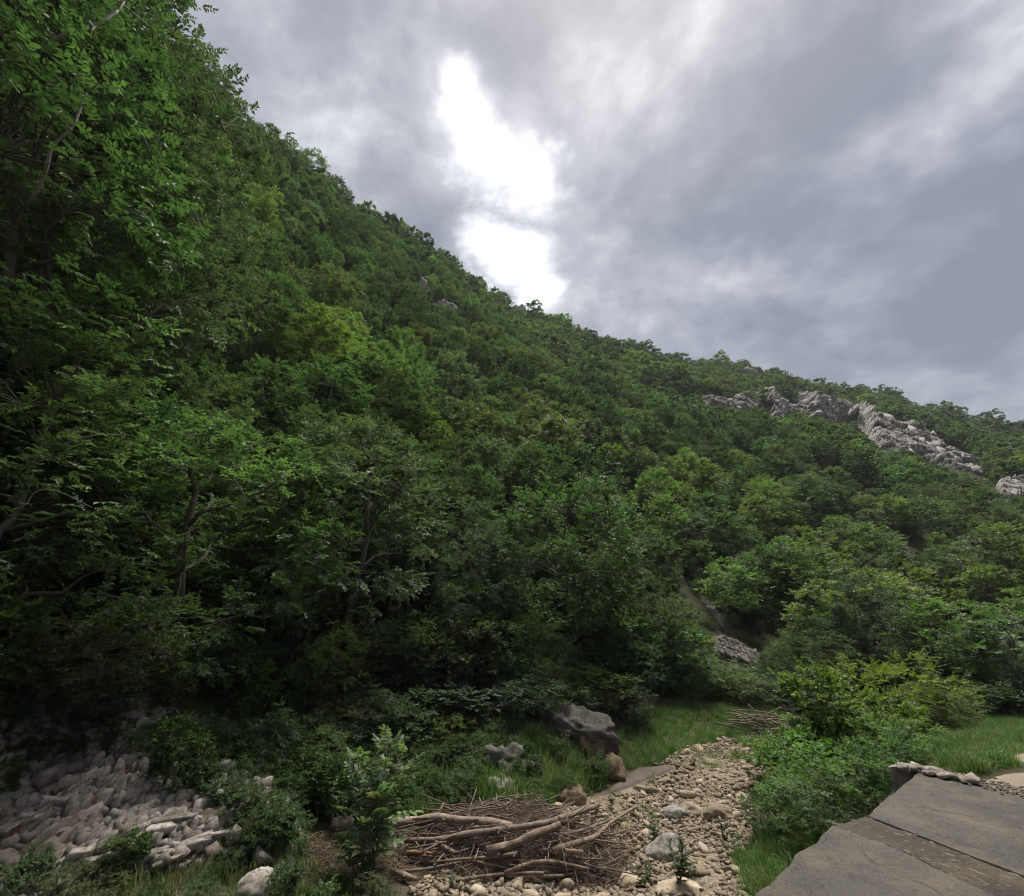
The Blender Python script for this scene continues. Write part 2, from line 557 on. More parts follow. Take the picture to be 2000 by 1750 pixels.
def concrete_material(name, stops, agg=0.0):
    m, nt, b, out = mat_base(name)
    geo = nd(nt, 'ShaderNodeNewGeometry')
    pos = geo.outputs['Position']

    def amount(f, k):
        return nd(nt, 'ShaderNodeMath', {0: f, 1: k}, operation='MULTIPLY').outputs[0]
    mid = stops[1][1]
    n1 = noise_tex(nt, pos, 0.55, 9, 0.68, 0.8)
    c = ramp(nt, n1, stops)
    # pale sandy film where dust has settled, dark damp stains
    n6 = noise_tex(nt, pos, 1.4, 9, 0.72, 0.6)
    c = mixc(nt, amount(fac(nt, n6, 0.46, 0.66), 0.75), c, (mid[0] * 1.9, mid[1] * 1.7, mid[2] * 1.4))
    n5 = noise_tex(nt, pos, 3.1, 9, 0.74, 1.2)
    c = mixc(nt, amount(fac(nt, n5, 0.52, 0.70), 0.6), c, tuple(0.45 * x for x in mid))
    # exposed grains
    n2 = noise_tex(nt, pos, 48, 5, 0.75)
    c = mixc(nt, amount(fac(nt, n2, 0.55, 0.68), 0.8), c, tuple(2.2 * x for x in mid))
    n3 = noise_tex(nt, pos, 30, 5, 0.75)
    c = mixc(nt, amount(fac(nt, n3, 0.56, 0.68), 0.85), c, tuple(0.32 * x for x in mid))
    # hairline cracks
    mp = nd(nt, 'ShaderNodeMapping', {'Vector': pos, 'Scale': (1, 1, 0)})
    wob = nd(nt, 'ShaderNodeTexNoise', {'Vector': pos, 'Scale': 3.0, 'Detail': 6.0})
    wv = nd(nt, 'ShaderNodeMix', {0: 0.22, 4: mp.outputs[0], 5: wob.outputs['Color']}, data_type='VECTOR')
    vc = nd(nt, 'ShaderNodeTexVoronoi', {'Vector': wv.outputs[1], 'Scale': 0.75}, feature='DISTANCE_TO_EDGE')
    crack = amount(fac(nt, vc.outputs['Distance'], 0.007, 0.001), fac(nt, n6, 0.50, 0.58))
    c = mixc(nt, amount(crack, 0.35), c, tuple(0.3 * x for x in mid))
    h = noise_tex(nt, pos, 40, 9, 0.8)
    h = nd(nt, 'ShaderNodeMath', {0: crack, 1: -0.7, 2: h}, operation='MULTIPLY_ADD').outputs[0]
    if agg:
        mp = nd(nt, 'ShaderNodeMapping', {'Vector': pos, 'Rotation': (0, 0, 1.2), 'Scale': (1.0, 1.6, 1.0)})
        v = nd(nt, 'ShaderNodeTexVoronoi', {'Vector': mp.outputs[0], 'Scale': 26.0})
        n4 = noise_tex(nt, pos, 2.2, 7, 0.75)
        f = amount(fac(nt, v.outputs['Distance'], 0.40, 0.18), fac(nt, n4, 0.48, 0.64))
        sc = nd(nt, 'ShaderNodeSeparateColor', {0: v.outputs['Color']})
        c = mixc(nt, amount(f, sc.outputs[0]), c, (0.25, 0.215, 0.17))
        h = nd(nt, 'ShaderNodeMath', {0: f, 1: 1.5, 2: h}, operation='MULTIPLY_ADD').outputs[0]
    nt.links.new(c, b.inputs['Base Color'])
    b.inputs['Roughness'].default_value = 0.92
    b.inputs['Specular IOR Level'].default_value = 0.2
    bump(nt, b, h, 1.0, 0.02)
    return m


M_AGGSTONE = simple_noise_material('aggregate', [(0.3, (0.08, 0.07, 0.058)), (0.7, (0.17, 0.15, 0.125))], 9.0, 0.9, 0.4)
M_GROUND = ground_material()
M_BED = bed_material()
M_CONC = concrete_material('old_concrete', [(0.3, (0.064, 0.060, 0.055)), (0.5, (0.098, 0.091, 0.082)), (0.72, (0.138, 0.125, 0.108))])
M_AGG = concrete_material('worn_concrete', [(0.3, (0.036, 0.030, 0.026)), (0.5, (0.075, 0.064, 0.053)), (0.72, (0.12, 0.102, 0.08))], agg=1.0)

# ------------------------------------------------------------------ terrain
AZT = np.array([-180, -120, -90, -75, -60, -50, -45, -34, -23, -10, 4, 15, 30, 40, 49.5, 60, 75, 120, 180.0])
R_F = np.array([40, 14, 10.0, 10.5, 11.0, 11.5, 11.8, 12.3, 13.2, 14.5, 16.5, 19.5, 25, 29, 32, 36, 40, 40, 40])
R_S = np.array([120, 70, 50, 46, 44, 46, 50, 66, 92, 120, 158, 190, 230, 262, 300, 330, 340, 200, 120.0])
E_S = np.array([6, 20, 34, 41, 44.5, 48, 48, 46.2, 43.8, 39.5, 34.7, 30.6, 25.2, 20.0, 13.9, 9.5, 9, 10, 6])
Z_F = np.array([-1.6, 0, .6, .6, .6, .6, .5, .5, .6, .5, .2, -.9, -1.9, -2.4, -2.8, -3.0, -3.0, -2, -1.6])

_ctrl = [(1340, 1640, -1.8), (1200, 1750, -1.8), (1450, 1750, -1.75), (1400, 1450, -1.7), (1480, 1500, -1.65), (1150, 1560, -1.75), (900, 1740, -1.65),
         (700, 1740, -1.6), (1000, 1650, -1.75), (860, 1650, -1.7), (400, 1740, -1.5), (600, 1690, -1.5), (0, 1750, -1.45), (0, 1600, -.85), (250, 1600, -.85), (500, 1600, -1.05),
         (600, 1620, -1.3), (200, 1400, -.35), (450, 1420, -.5), (0, 1400, -.25), (700, 1560, -1.35), (900, 1530, -1.35), (1050, 1510, -1.4), (800, 1420, -.75),
         (1000, 1410, -.8), (1120, 1430, -.95), (1230, 1480, -1.5), (1200, 1530, -1.7), (1300, 1420, -1.4), (1500, 1420, -1.5), (1450, 1400, -1.4), (1600, 1420, -1.6), (1550, 1600, -1.55),
         (1650, 1500, -1.5), (1580, 1660, -1.55), (1830, 1497, -.12), (1900, 1450, -.45), (2000, 1440, -.6), (1900, 1518, -.07), (2000, 1500, -.1), (2000, 1552, -.04),
         (2000, 1390, -1.6), (1750, 1400, -1.7), (1760, 1470, -.7)]
_cx = []
for px, py, z in _ctrl:
    d = ray(px, py)
    t = (z - CAM_Z) / d[2]
    _cx.append((d[0] * t, d[1] * t, z))
_cx += [(0, 0, -1.75), (1.5, 2.5, -1.75), (-3, 3, -1.65), (-8, 0, -1.0), (0, -10, -1.7), (9, 0, -.06), (14, 6, -.25), (6, -5, -.1), (-8, -8, -1.2), (20, 0, -.2), (12, -12, -.1), (8, 4.5, -.05), (4.4, 1, -.5)]
for a, r, z in zip(AZT, R_F, Z_F):
    _cx.append((r * math.sin(rad(a)), r * math.cos(rad(a)), z))
_cx = np.array(_cx)


def _solve():
    d = np.linalg.norm(_cx[:, None, :2] - _cx[None, :, :2], axis=-1)
    n = len(_cx)
    A = np.zeros((n + 1, n + 1))
    A[:n, :n] = -np.sqrt(d * d + 0.25)
    A[:n, :n] += np.eye(n) * 0.15
    A[:n, n] = A[n, :n] = 1
    return np.linalg.solve(A, np.concatenate([_cx[:, 2], [0]]))


_w = _solve()


def valley(x, y):
    out = np.empty(len(x))
    for i in range(0, len(x), 20000):
        d2 = (x[i:i + 20000, None] - _cx[None, :, 0]) ** 2 + (y[i:i + 20000, None] - _cx[None, :, 1]) ** 2
        out[i:i + 20000] = -np.sqrt(d2 + 0.25) @ _w[:-1] + _w[-1]
    return out


def height(x, y):
    x = np.atleast_1d(np.asarray(x, float))
    y = np.atleast_1d(np.asarray(y, float))
    r = np.hypot(x, y)
    az = np.degrees(np.arctan2(x, y))
    rf = np.interp(az, AZT, R_F)
    rs = np.interp(az, AZT, R_S)
    zs = CAM_Z + rs * np.tan(np.radians(np.interp(az, AZT, E_S)))
    k = np.minimum(1, rf / np.maximum(r, 1e-6))
    zv = valley(x * k, y * k)
    u = np.clip((r - rf) / (rs - rf), 0, 1)
    z = zv + (zs - zv) * u ** 1.12
    z = np.where(r > rs, z - (r - rs) * 0.42, z)
    over = np.clip(r - rf, 0, None)
    z = z + np.minimum(3.4, 0.055 * over) * fbm(xy3(x, y, 1 / 24.0), 3, 5) * np.clip((rs + 25 - r) / 25, 0.3, 1)
    z = z + np.minimum(0.06 + 0.012 * over, 0.5) * fbm(xy3(x, y, 1 / 1.7), 3, 11)
    return z


def h1(x, y):
    return float(height(x, y)[0])


def pix2ground(px, py, tmax=420.0):
    """where the ray through a photo pixel meets the ground"""
    d = ray(px, py)
    t = 2.0 * (tmax / 2.0) ** np.linspace(0, 1, 900)
    z = height(d[0] * t, d[1] * t)
    below = np.nonzero(CAM_Z + d[2] * t < z)[0]
    if not len(below):
        return None
    i = below[0]
    lo, hi = t[max(i - 1, 0)], t[i]
    for _ in range(14):
        m = 0.5 * (lo + hi)
        if CAM_Z + d[2] * m < h1(d[0] * m, d[1] * m):
            hi = m
        else:
            lo = m
    return np.array([d[0] * hi, d[1] * hi, h1(d[0] * hi, d[1] * hi)])


def at_z(px, py, z):
    d = ray(px, py)
    t = (z - CAM_Z) / d[2]
    return np.array([d[0] * t, d[1] * t, z])


def in_poly(x, y, poly):
    x = np.asarray(x)
    y = np.asarray(y)
    inside = np.zeros(x.shape, bool)
    n = len(poly)
    for i in range(n):
        x0, y0 = poly[i][0], poly[i][1]
        x1, y1 = poly[(i + 1) % n][0], poly[(i + 1) % n][1]
        c = ((y0 > y) != (y1 > y)) & (x < (x1 - x0) * (y - y0) / (y1 - y0 + 1e-12) + x0)
        inside ^= c
    return inside


def edge_dist(x, y, poly):
    d = np.full(np.shape(x), 1e9)
    n = len(poly)
    for i in range(n):
        a = np.array(poly[i][:2])
        b = np.array(poly[(i + 1) % n][:2])
        ba = b - a
        h = np.clip(((x - a[0]) * ba[0] + (y - a[1]) * ba[1]) / (ba @ ba + 1e-12), 0, 1)
        d = np.minimum(d, np.hypot(x - a[0] - h * ba[0], y - a[1] - h * ba[1]))
    return d


def ground_poly(pts):
    return [pix2ground(px, py)[:2] for px, py in pts]


BED = ground_poly([(800, 1745), (880, 1690), (1000, 1600), (1125, 1558), (1180, 1538), (1235, 1507), (1300, 1490), (1345, 1462), (1420, 1440), (1490, 1462), (1500, 1490), (1468, 1560),
                   (1475, 1640), (1435, 1690), (1465, 1760), (1420, 1900), (900, 1900)])
SCREE = ground_poly([(-160, 1385), (90, 1375), (220, 1350), (350, 1352), (440, 1420), (545, 1490), (600, 1590), (585, 1690), (430, 1700), (260, 1715), (150, 1760), (-60, 1900), (-330, 1700)])
G_LEFT = ground_poly([(120, 1760), (260, 1712), (430, 1695), (590, 1690), (700, 1720), (800, 1745), (900, 1900), (-60, 1900)])
G_BANK = ground_poly([(900, 1555), (960, 1480), (1040, 1430), (1110, 1440), (1160, 1470), (1180, 1535), (1120, 1560), (1000, 1590)])
G_MEADOW = ground_poly([(1210, 1440), (1240, 1385), (1330, 1375), (1450, 1385), (1640, 1400), (1800, 1400), (1700, 1480), (1500, 1490), (1420, 1440), (1345, 1462), (1300, 1490), (1235, 1507), (1205, 1490)])
G_STRIP = ground_poly([(1480, 1640), (1440, 1690), (1465, 1760), (1420, 1900), (1480, 1900), (1500, 1735), (1620, 1640), (1560, 1600)])
G_FAR = ground_poly([(1740, 1500), (1800, 1420), (1900, 1390), (2100, 1390), (2150, 1470), (1960, 1478), (1990, 1500), (1880, 1532), (1820, 1505)])
G_UNDER = ground_poly([(430, 1420), (700, 1390), (1050, 1395), (1000, 1440), (920, 1545), (880, 1600), (700, 1600), (610, 1600), (550, 1490)])


def build_ground():
    az = np.concatenate([np.arange(-180, -72, 4.0), np.arange(-72, 72, 0.55), np.arange(72, 180, 4.0)])
    r = np.concatenate([[0.0], 1.2 * (520 / 1.2) ** np.linspace(0, 1, 210), [640]])
    A, R = np.meshgrid(np.radians(az), r)
    x, y = (R * np.sin(A)).ravel(), (R * np.cos(A)).ravel()
    z = height(x, y)
    z = np.maximum(z, -75.0)
    na, nr = len(az), len(r)
    i = np.arange(nr - 1)[:, None] * na
    j = np.arange(na)[None]
    k = (j + 1) % na
    F = np.stack([i + j, i + k, i + na + k, i + na + j], -1).reshape(-1, 4)
    g = np.zeros(len(x))
    for poly in (G_LEFT, G_BANK, G_MEADOW, G_STRIP, G_FAR):
        g = np.maximum(g, in_poly(x, y, poly))
    g = np.where(np.hypot(x, y) > 22, 0.8, np.maximum(g, 0.35))
    add('ground', mesh_from('ground', np.stack([x, y, z], 1), F[:, ::-1], M_GROUND, np.stack([g, g, g], 1), True), kind='structure')


build_ground()


def sheet(name, poly, step, mat, lift=0.03, rough=0.0, edge=0.25, seed=3, parent=None):
    P = np.array([p[:2] for p in poly])
    x0, y0 = P.min(0) - step
    x1, y1 = P.max(0) + step
    gx = np.arange(x0, x1, step)
    gy = np.arange(y0, y1, step)
    X, Y = np.meshgrid(gx, gy)
    X, Y = X.ravel(), Y.ravel()
    ins = in_poly(X, Y, poly)
    d = edge_dist(X, Y, poly) * np.where(ins, 1, -1)
    Z = height(X, Y) + lift * np.clip(d / edge, -1.0, 1) + rough * np.clip(d / edge, 0, 1) * fbm(xy3(X, Y, 1.1), 4, seed)
    keep = d > -step * 1.5
    n = len(gx)
    i = (np.arange(len(gy) - 1)[:, None] * n + np.arange(n - 1)[None]).ravel()
    F = np.stack([i, i + 1, i + n + 1, i + n], 1)
    F = F[keep[F].all(1)]
    used = np.unique(F)
    idx = np.full(len(X), -1)
    idx[used] = np.arange(len(used))
    me = mesh_from(name, np.stack([X, Y, Z], 1)[used], idx[F], mat, None, True)
    return add(name, me, kind='structure')


bed = sheet('stream_bed', BED, 0.11, M_BED, 0.03, 0.035)


def bedrock(name, poly, mat, ax, seed=5, step=0.036):
    """sloping face of thin tilted beds, fractured into blocks, with soil in the joints"""
    P = np.array([p[:2] for p in poly])
    x0, y0 = P.min(0)
    x1, y1 = P.max(0)
    ca_, cb_ = P @ ax, P @ np.array([-ax[1], ax[0]])
    gx, gy = np.arange(ca_.min(), ca_.max(), step * 1.3), np.arange(cb_.min(), cb_.max(), step * .8)
    a, b = [q.ravel() for q in np.meshgrid(gx, gy)]
    X, Y = a * ax[0] - b * ax[1], a * ax[1] + b * ax[0]
    d = edge_dist(X, Y, poly) * np.where(in_poly(X, Y, poly), 1, -1)
    q = xy3(X, Y)
    wa, wb = fbm(q * 1.1, 2, seed) * .14, fbm(q * .8 + 7, 2, seed + 1) * .13
    disp, dirt_or_shade = 0, np.zeros(len(X))
    for ca, cb, amp in ((.80, .30, .13), (.33, .15, .06), (.16, .085, .022)):
        v = (b + wb) / cb
        iv = np.floor(v)
        u = (a + wa) / ca * (0.7 + 0.6 * hash3(iv, iv * 0, iv * 0, seed + 4)) + hash3(iv, iv * 0, iv * 0, seed + 3) * 9
        iu = np.floor(u)
        h = hash3(iu, iv, iu * 0, seed)
        fu, fv = np.minimum(u - iu, 1 - u + iu) * ca, np.minimum(v - iv, 1 - v + iv) * cb
        crk = np.clip(np.minimum(fu, fv) / (0.16 * cb + .012), 0, 1)
        saw = (v - iv) * cb * .55                       # each bed tilts up to a broken lip
        disp = disp + amp * (h - .35) * crk - .35 * amp * (1 - crk) + saw * crk
        dirt_or_shade = np.maximum(dirt_or_shade, (1 - crk) * (amp / .15) ** .4)
    hollow = np.clip(fbm(q * .8 + 3, 3, seed + 6) * 1.9 + .05, 0, 1)       # pockets of soil and debris
    dirt_or_shade = np.clip(np.maximum(dirt_or_shade, hollow), 0, 1)
    Z = height(X, Y) + np.clip(d / .35, -1, 1) * .07 + disp * np.clip(d / .3, 0, 1) * (1 - .8 * hollow) + .02 * fbm(q * 9, 3, seed)
    keep = d > -.1
    n = len(gx)
    i = (np.arange(len(gy) - 1)[:, None] * n + np.arange(n - 1)[None]).ravel()
    F = np.stack([i, i + 1, i + n + 1, i + n], 1)
    F = F[keep[F].all(1)]
    used = np.unique(F)
    idx = np.full(len(X), -1)
    idx[used] = np.arange(len(used))
    return add(name, mesh_from(name, np.stack([X, Y, Z], 1)[used], idx[F], mat, np.repeat(dirt_or_shade[used][:, None], 3, 1), False), kind='structure')


_e = unit(pix2ground(420, 1590) - pix2ground(150, 1700))
scree = bedrock('scree_bank', SCREE, M_BEDROCK, _e[:2] / np.linalg.norm(_e[:2]))
PATH = ground_poly([(1868, 1527), (1925, 1525), (1960, 1515), (2010, 1508), (2200, 1500), (2500, 1530), (2300, 1640), (2000, 1558)])
sheet('dirt_path', PATH, 0.1, M_DUST, 0.02, 0.02, 0.2)
PATH2 = ground_poly([(1952, 1478), (1985, 1468), (2100, 1458), (2250, 1470), (2150, 1500), (2030, 1495), (1985, 1486)])
sheet('dirt_path', PATH2, 0.1, M_DUST, 0.03, 0.02, 0.2)


def haze():
    m = bpy.data.materials.new('haze_air')
    m.use_nodes = True
    nt = m.node_tree
    nt.nodes.clear()
    out = nt.nodes.new('ShaderNodeOutputMaterial')
    v = nt.nodes.new('ShaderNodeVolumePrincipled')
    v.inputs['Color'].default_value = (0.88, 0.93, 1.0, 1)
    v.inputs['Density'].default_value = HAZE
    v.inputs['Anisotropy'].default_value = 0.2
    nt.links.new(v.outputs[0], out.inputs['Volume'])
    x, z0, z1 = 660.0, -78.0, 190.0
    V = np.array([[a, b, c] for c in (z0, z1) for b in (-x, x) for a in (-x, x)])
    F = np.array([[0, 2, 3, 1], [4, 5, 7, 6], [0, 1, 5, 4], [2, 6, 7, 3], [0, 4, 6, 2], [1, 3, 7, 5]])
    add('haze', mesh_from('haze', V, F, m), kind='stuff')['label'] = 'thin haze in the valley air'


HAZE = 0.00022
haze()


# ------------------------------------------------------------------ rocks
def hull_shape(n, rng, flat=1.0, round_=0.5):
    v = unit(rng.normal(0, 1, (n, 3))) * (round_ + (1 - round_) * rng.random((n, 1)))
    v = v * np.array([1.0, 0.75, 0.55 * flat])
    bm = bmesh.new()
    for p in v:
        bm.verts.new(p)
    r = bmesh.ops.convex_hull(bm, input=bm.verts)
    bmesh.ops.delete(bm, geom=list({g for g in r['geom_interior'] + r['geom_unused'] if isinstance(g, bmesh.types.BMVert)}), context='VERTS')
    bmesh.ops.triangulate(bm, faces=bm.faces)
    bmesh.ops.recalc_face_normals(bm, faces=bm.faces)
    bm.verts.index_update()
    V = np.array([x.co[:] for x in bm.verts])
    F = np.array([[q.index for q in f.verts] for f in bm.faces])
    bm.free()
    return V, F


def euler_mats(e):
    cx, cy, cz = np.cos(e).T
    sx, sy, sz = np.sin(e).T
    R = np.empty((len(e), 3, 3))
    R[:, 0, 0] = cy * cz
    R[:, 0, 1] = sx * sy * cz - cx * sz
    R[:, 0, 2] = cx * sy * cz + sx * sz
    R[:, 1, 0] = cy * sz
    R[:, 1, 1] = sx * sy * sz + cx * cz
    R[:, 1, 2] = cx * sy * sz - sx * cz
    R[:, 2, 0] = -sy
    R[:, 2, 1] = sx * cy
    R[:, 2, 2] = cx * cy
    return R


rs_rng = np.random.default_rng(21)
COB = [hull_shape(22, rs_rng, 1.0, 0.82) for _ in range(9)]
PEB = [hull_shape(12, rs_rng, 1.0, 0.85) for _ in range(8)]


def block_shape(rng):
    c = np.array([[x, y, z] for x in (-1, 1) for y in (-1, 1) for z in (-1, 1)], float)
    q = np.concatenate([c + rng.normal(0, .2, (8, 3)), rng.uniform(-1.15, 1.15, (3, 3))])
    q = q * np.array([.95, .72, .55])
    bm = bmesh.new()
    for p in q:
        bm.verts.new(p)
    r = bmesh.ops.convex_hull(bm, input=bm.verts)
    bmesh.ops.delete(bm, geom=list({g for g in r['geom_interior'] + r['geom_unused'] if isinstance(g, bmesh.types.BMVert)}), context='VERTS')
    bmesh.ops.triangulate(bm, faces=bm.faces)
    bmesh.ops.recalc_face_normals(bm, faces=bm.faces)
    bm.verts.index_update()
    V = np.array([x.co[:] for x in bm.verts])
    F = np.array([[q.index for q in f.verts] for f in bm.faces])
    bm.free()
    return V, F


ANG = [block_shape(rs_rng) for _ in range(14)]
FLATS = [hull_shape(16, rs_rng, 0.75, 0.72) for _ in range(5)]
BANG = FLATS[:4]
BED_ME = [mesh_from('bed_stone', V, F, M_COBBLE, None, False) for V, F in COB[:6] + FLATS]
COB_ME = [mesh_from('cobble', V, F, M_COBBLE, None, True) for V, F in COB]
ANG_ME = [mesh_from('angular_stone', V, F, M_SCREE, None, False) for V, F in ANG]


def scatter_xy(poly, n, rng, power=0.0):
    """random points in a ground polygon"""
    P = np.array([p[:2] for p in poly])
    lo, hi = P.min(0), P.max(0)
    out = np.zeros((0, 2))
    while len(out) < n:
        q = lo + (hi - lo) * rng.random((n * 2, 2))
        q = q[in_poly(q[:, 0], q[:, 1], poly)]
        if power:
            r = np.hypot(q[:, 0], q[:, 1])
            q = q[rng.random(len(q)) < (6.0 / np.maximum(r, 6.0)) ** power]
        out = np.concatenate([out, q])
    return out[:n]


def stones_as_stuff(name, pts, size, rot, shapes, mat, parent, tilt=None, aspect=None, embed=0.2):
    P = Parts()
    which = RNG.integers(0, len(shapes), len(pts))
    R = euler_mats(rot)
    z = height(pts[:, 0], pts[:, 1])
    for k, (V, F) in enumerate(shapes):
        m = np.nonzero(which == k)[0]
        if not len(m):
            continue
        A = V[None] * (aspect[m][:, None] if aspect is not None else 1.0)
        W = np.einsum('nij,nvj->nvi', R[m], A * size[m][:, None, None])
        W[:, :, 0] += pts[m, 0][:, None]
        W[:, :, 1] += pts[m, 1][:, None]
        W[:, :, 2] += (z[m] + embed * size[m])[:, None]
        Fa = F[None] + (np.arange(len(m)) * len(V))[:, None, None]
        P.put(W.reshape(-1, 3), Fa.reshape(-1, 3))
    return add(name, P.mesh(name, mat, False), parent=parent, kind='stuff')


MUDP = ground_poly([(1130, 1566), (1185, 1538), (1215, 1520), (1240, 1500), (1305, 1494), (1325, 1503), (1265, 1530), (1215, 1552), (1175, 1570)])
sheet('mud', MUDP, 0.06, M_MUD, 0.075, 0.0, 0.12)


def bed_stones():
    rng = np.random.default_rng(5)
    n = 300
    pts = scatter_xy(BED, n + 60, rng, 0.6)
    pts = pts[~in_poly(pts[:, 0], pts[:, 1], MUDP)][:n]
    n = len(pts)
    size = np.clip(rng.lognormal(math.log(0.074), 0.40, n), 0.04, 0.18)
    z = height(pts[:, 0], pts[:, 1])
    for i in range(n):
        add('stone', random.choice(BED_ME), parent=bed, loc=(pts[i, 0], pts[i, 1], z[i] + 0.03 + 0.2 * size[i]),
            rot=(rng.normal(0, .3), rng.normal(0, .3), rng.random() * 6.28), scale=(size[i] * (0.85 + .4 * rng.random()), size[i], size[i] * (0.7 + .5 * rng.random())))
    n = 30000
    pts = scatter_xy(BED, n, rng, 0.5)
    pts = pts[~in_poly(pts[:, 0], pts[:, 1], MUDP)]
    n = len(pts)
    size = np.clip(rng.lognormal(math.log(0.029), 0.48, n), 0.010, 0.08)
    rot = np.stack([rng.normal(0, .4, n), rng.normal(0, .4, n), rng.random(n) * 6.28], 1)
    stones_as_stuff('pebbles', pts, size, rot, PEB + BANG, M_COBBLE, bed, embed=0.7)


bed_stones()
BED_AX = unit(pix2ground(420, 1590) - pix2ground(150, 1700))       # strike of the tilted beds in the bank
STRIKE = math.atan2(BED_AX[1], BED_AX[0])


def scree_stones():
    rng = np.random.default_rng(8)
    n = 300
    pts = scatter_xy(SCREE, n, rng, 1.0)
    size = np.clip(rng.lognormal(math.log(0.070), 0.6, n), 0.03, 0.22)
    # rows of fractured blocks: the tilted beds of the lower part
    k = 0
    for (ax, ay, bx, by_, s0) in ((60, 1735, 300, 1640, .22), (300, 1640, 440, 1580, .24), (10, 1700, 240, 1610, .17), (330, 1680, 520, 1600, .2), (420, 1600, 545, 1520, .17),
                                  (-40, 1640, 150, 1590, .2), (150, 1560, 330, 1500, .15), (260, 1700, 420, 1650, .17)):
        m = 11
        for q in range(m):
            t = (q + rng.uniform(-.25, .25)) / (m - 1)
            pts[k] = pix2ground(ax + (bx - ax) * t + rng.normal(0, 6), ay + (by_ - ay) * t + rng.normal(0, 6))[:2]
            size[k] = s0 * rng.uniform(.45, .9)
            k += 1
    nb = k
    z = height(pts[:, 0], pts[:, 1])
    for i in range(n):
        big = i < nb
        add('stone', random.choice(ANG_ME), parent=scree, loc=(pts[i, 0], pts[i, 1], z[i] + 0.05 + (0.15 if big else 0.1) * size[i]),
            rot=(rad(-30) + rng.normal(0, .25 if big else .7), rng.normal(0, .16 if big else .6), STRIKE + rng.normal(0, .16 if big else .8)),
            scale=(size[i] * (1.35 if big else 0.75 + .45 * rng.random()), size[i] * (0.8 + .4 * rng.random()), size[i] * (0.45 if big else 0.55 + .5 * rng.random())))
    n = 4600
    pts = scatter_xy(SCREE, n, rng, 0.7)
    f = fbm(xy3(pts[:, 0], pts[:, 1], 0.7), 3, 9)
    pts = pts[f > -0.25]
    n = len(pts)
    size = np.clip(rng.lognormal(math.log(0.040), 0.5, n), 0.012, 0.10)
    rot = np.stack([rad(-30) + rng.normal(0, .8, n), rng.normal(0, .7, n), STRIKE + rng.normal(0, .8, n)], 1)
    asp = np.stack([0.75 + .5 * rng.random(n), np.ones(n), 0.6 + .6 * rng.random(n)], 1)
    stones_as_stuff('rubble', pts, size, rot, ANG, M_SCREE, scree, aspect=asp, embed=1.4)


scree_stones()


def lump(name, label, cat, loc, size, seed, mat, rot=0.0, sub=4, rough=0.28, blocky=0.5, group=None, sink=0.25):
    """a single boulder: an icosphere pushed about by layered noise and cut by random planes"""
    bm = bmesh.new()
    bmesh.ops.create_icosphere(bm, subdivisions=sub, radius=1.0)
    V = np.array([v.co[:] for v in bm.verts])
    rng = np.random.default_rng(seed)
    for _ in range(9):
        n = unit(rng.normal(0, 1, 3))
        dcut = 0.62 + 0.3 * rng.random()
        ex = np.maximum(V @ n - dcut, 0)
        V -= ex[:, None] * n * blocky * 1.7
    V *= 1 + (rough * fbm(V * 1.6 + seed, 4, seed) + 0.10 * np.abs(fbm(V * 5 + seed, 3, seed + 2)))[:, None]
    V *= np.array(size) * 0.5
    V[:, 2] += size[2] * (0.5 - sink)
    for v, c in zip(bm.verts, V):
        v.co = c
    me = bpy.data.meshes.new(name)
    bm.to_mesh(me)
    bm.free()
    me.materials.append(mat)
    ta = me.attributes.new('tone', 'FLOAT_COLOR', 'POINT')
    ta.data.foreach_set('color', np.zeros(len(me.vertices) * 4, np.float32))
    me.polygons.foreach_set('use_smooth', np.ones(len(me.polygons), bool))
    o = add(name, me, loc=loc, rot=(0, 0, rot))
    return tag(o, label, cat, group)


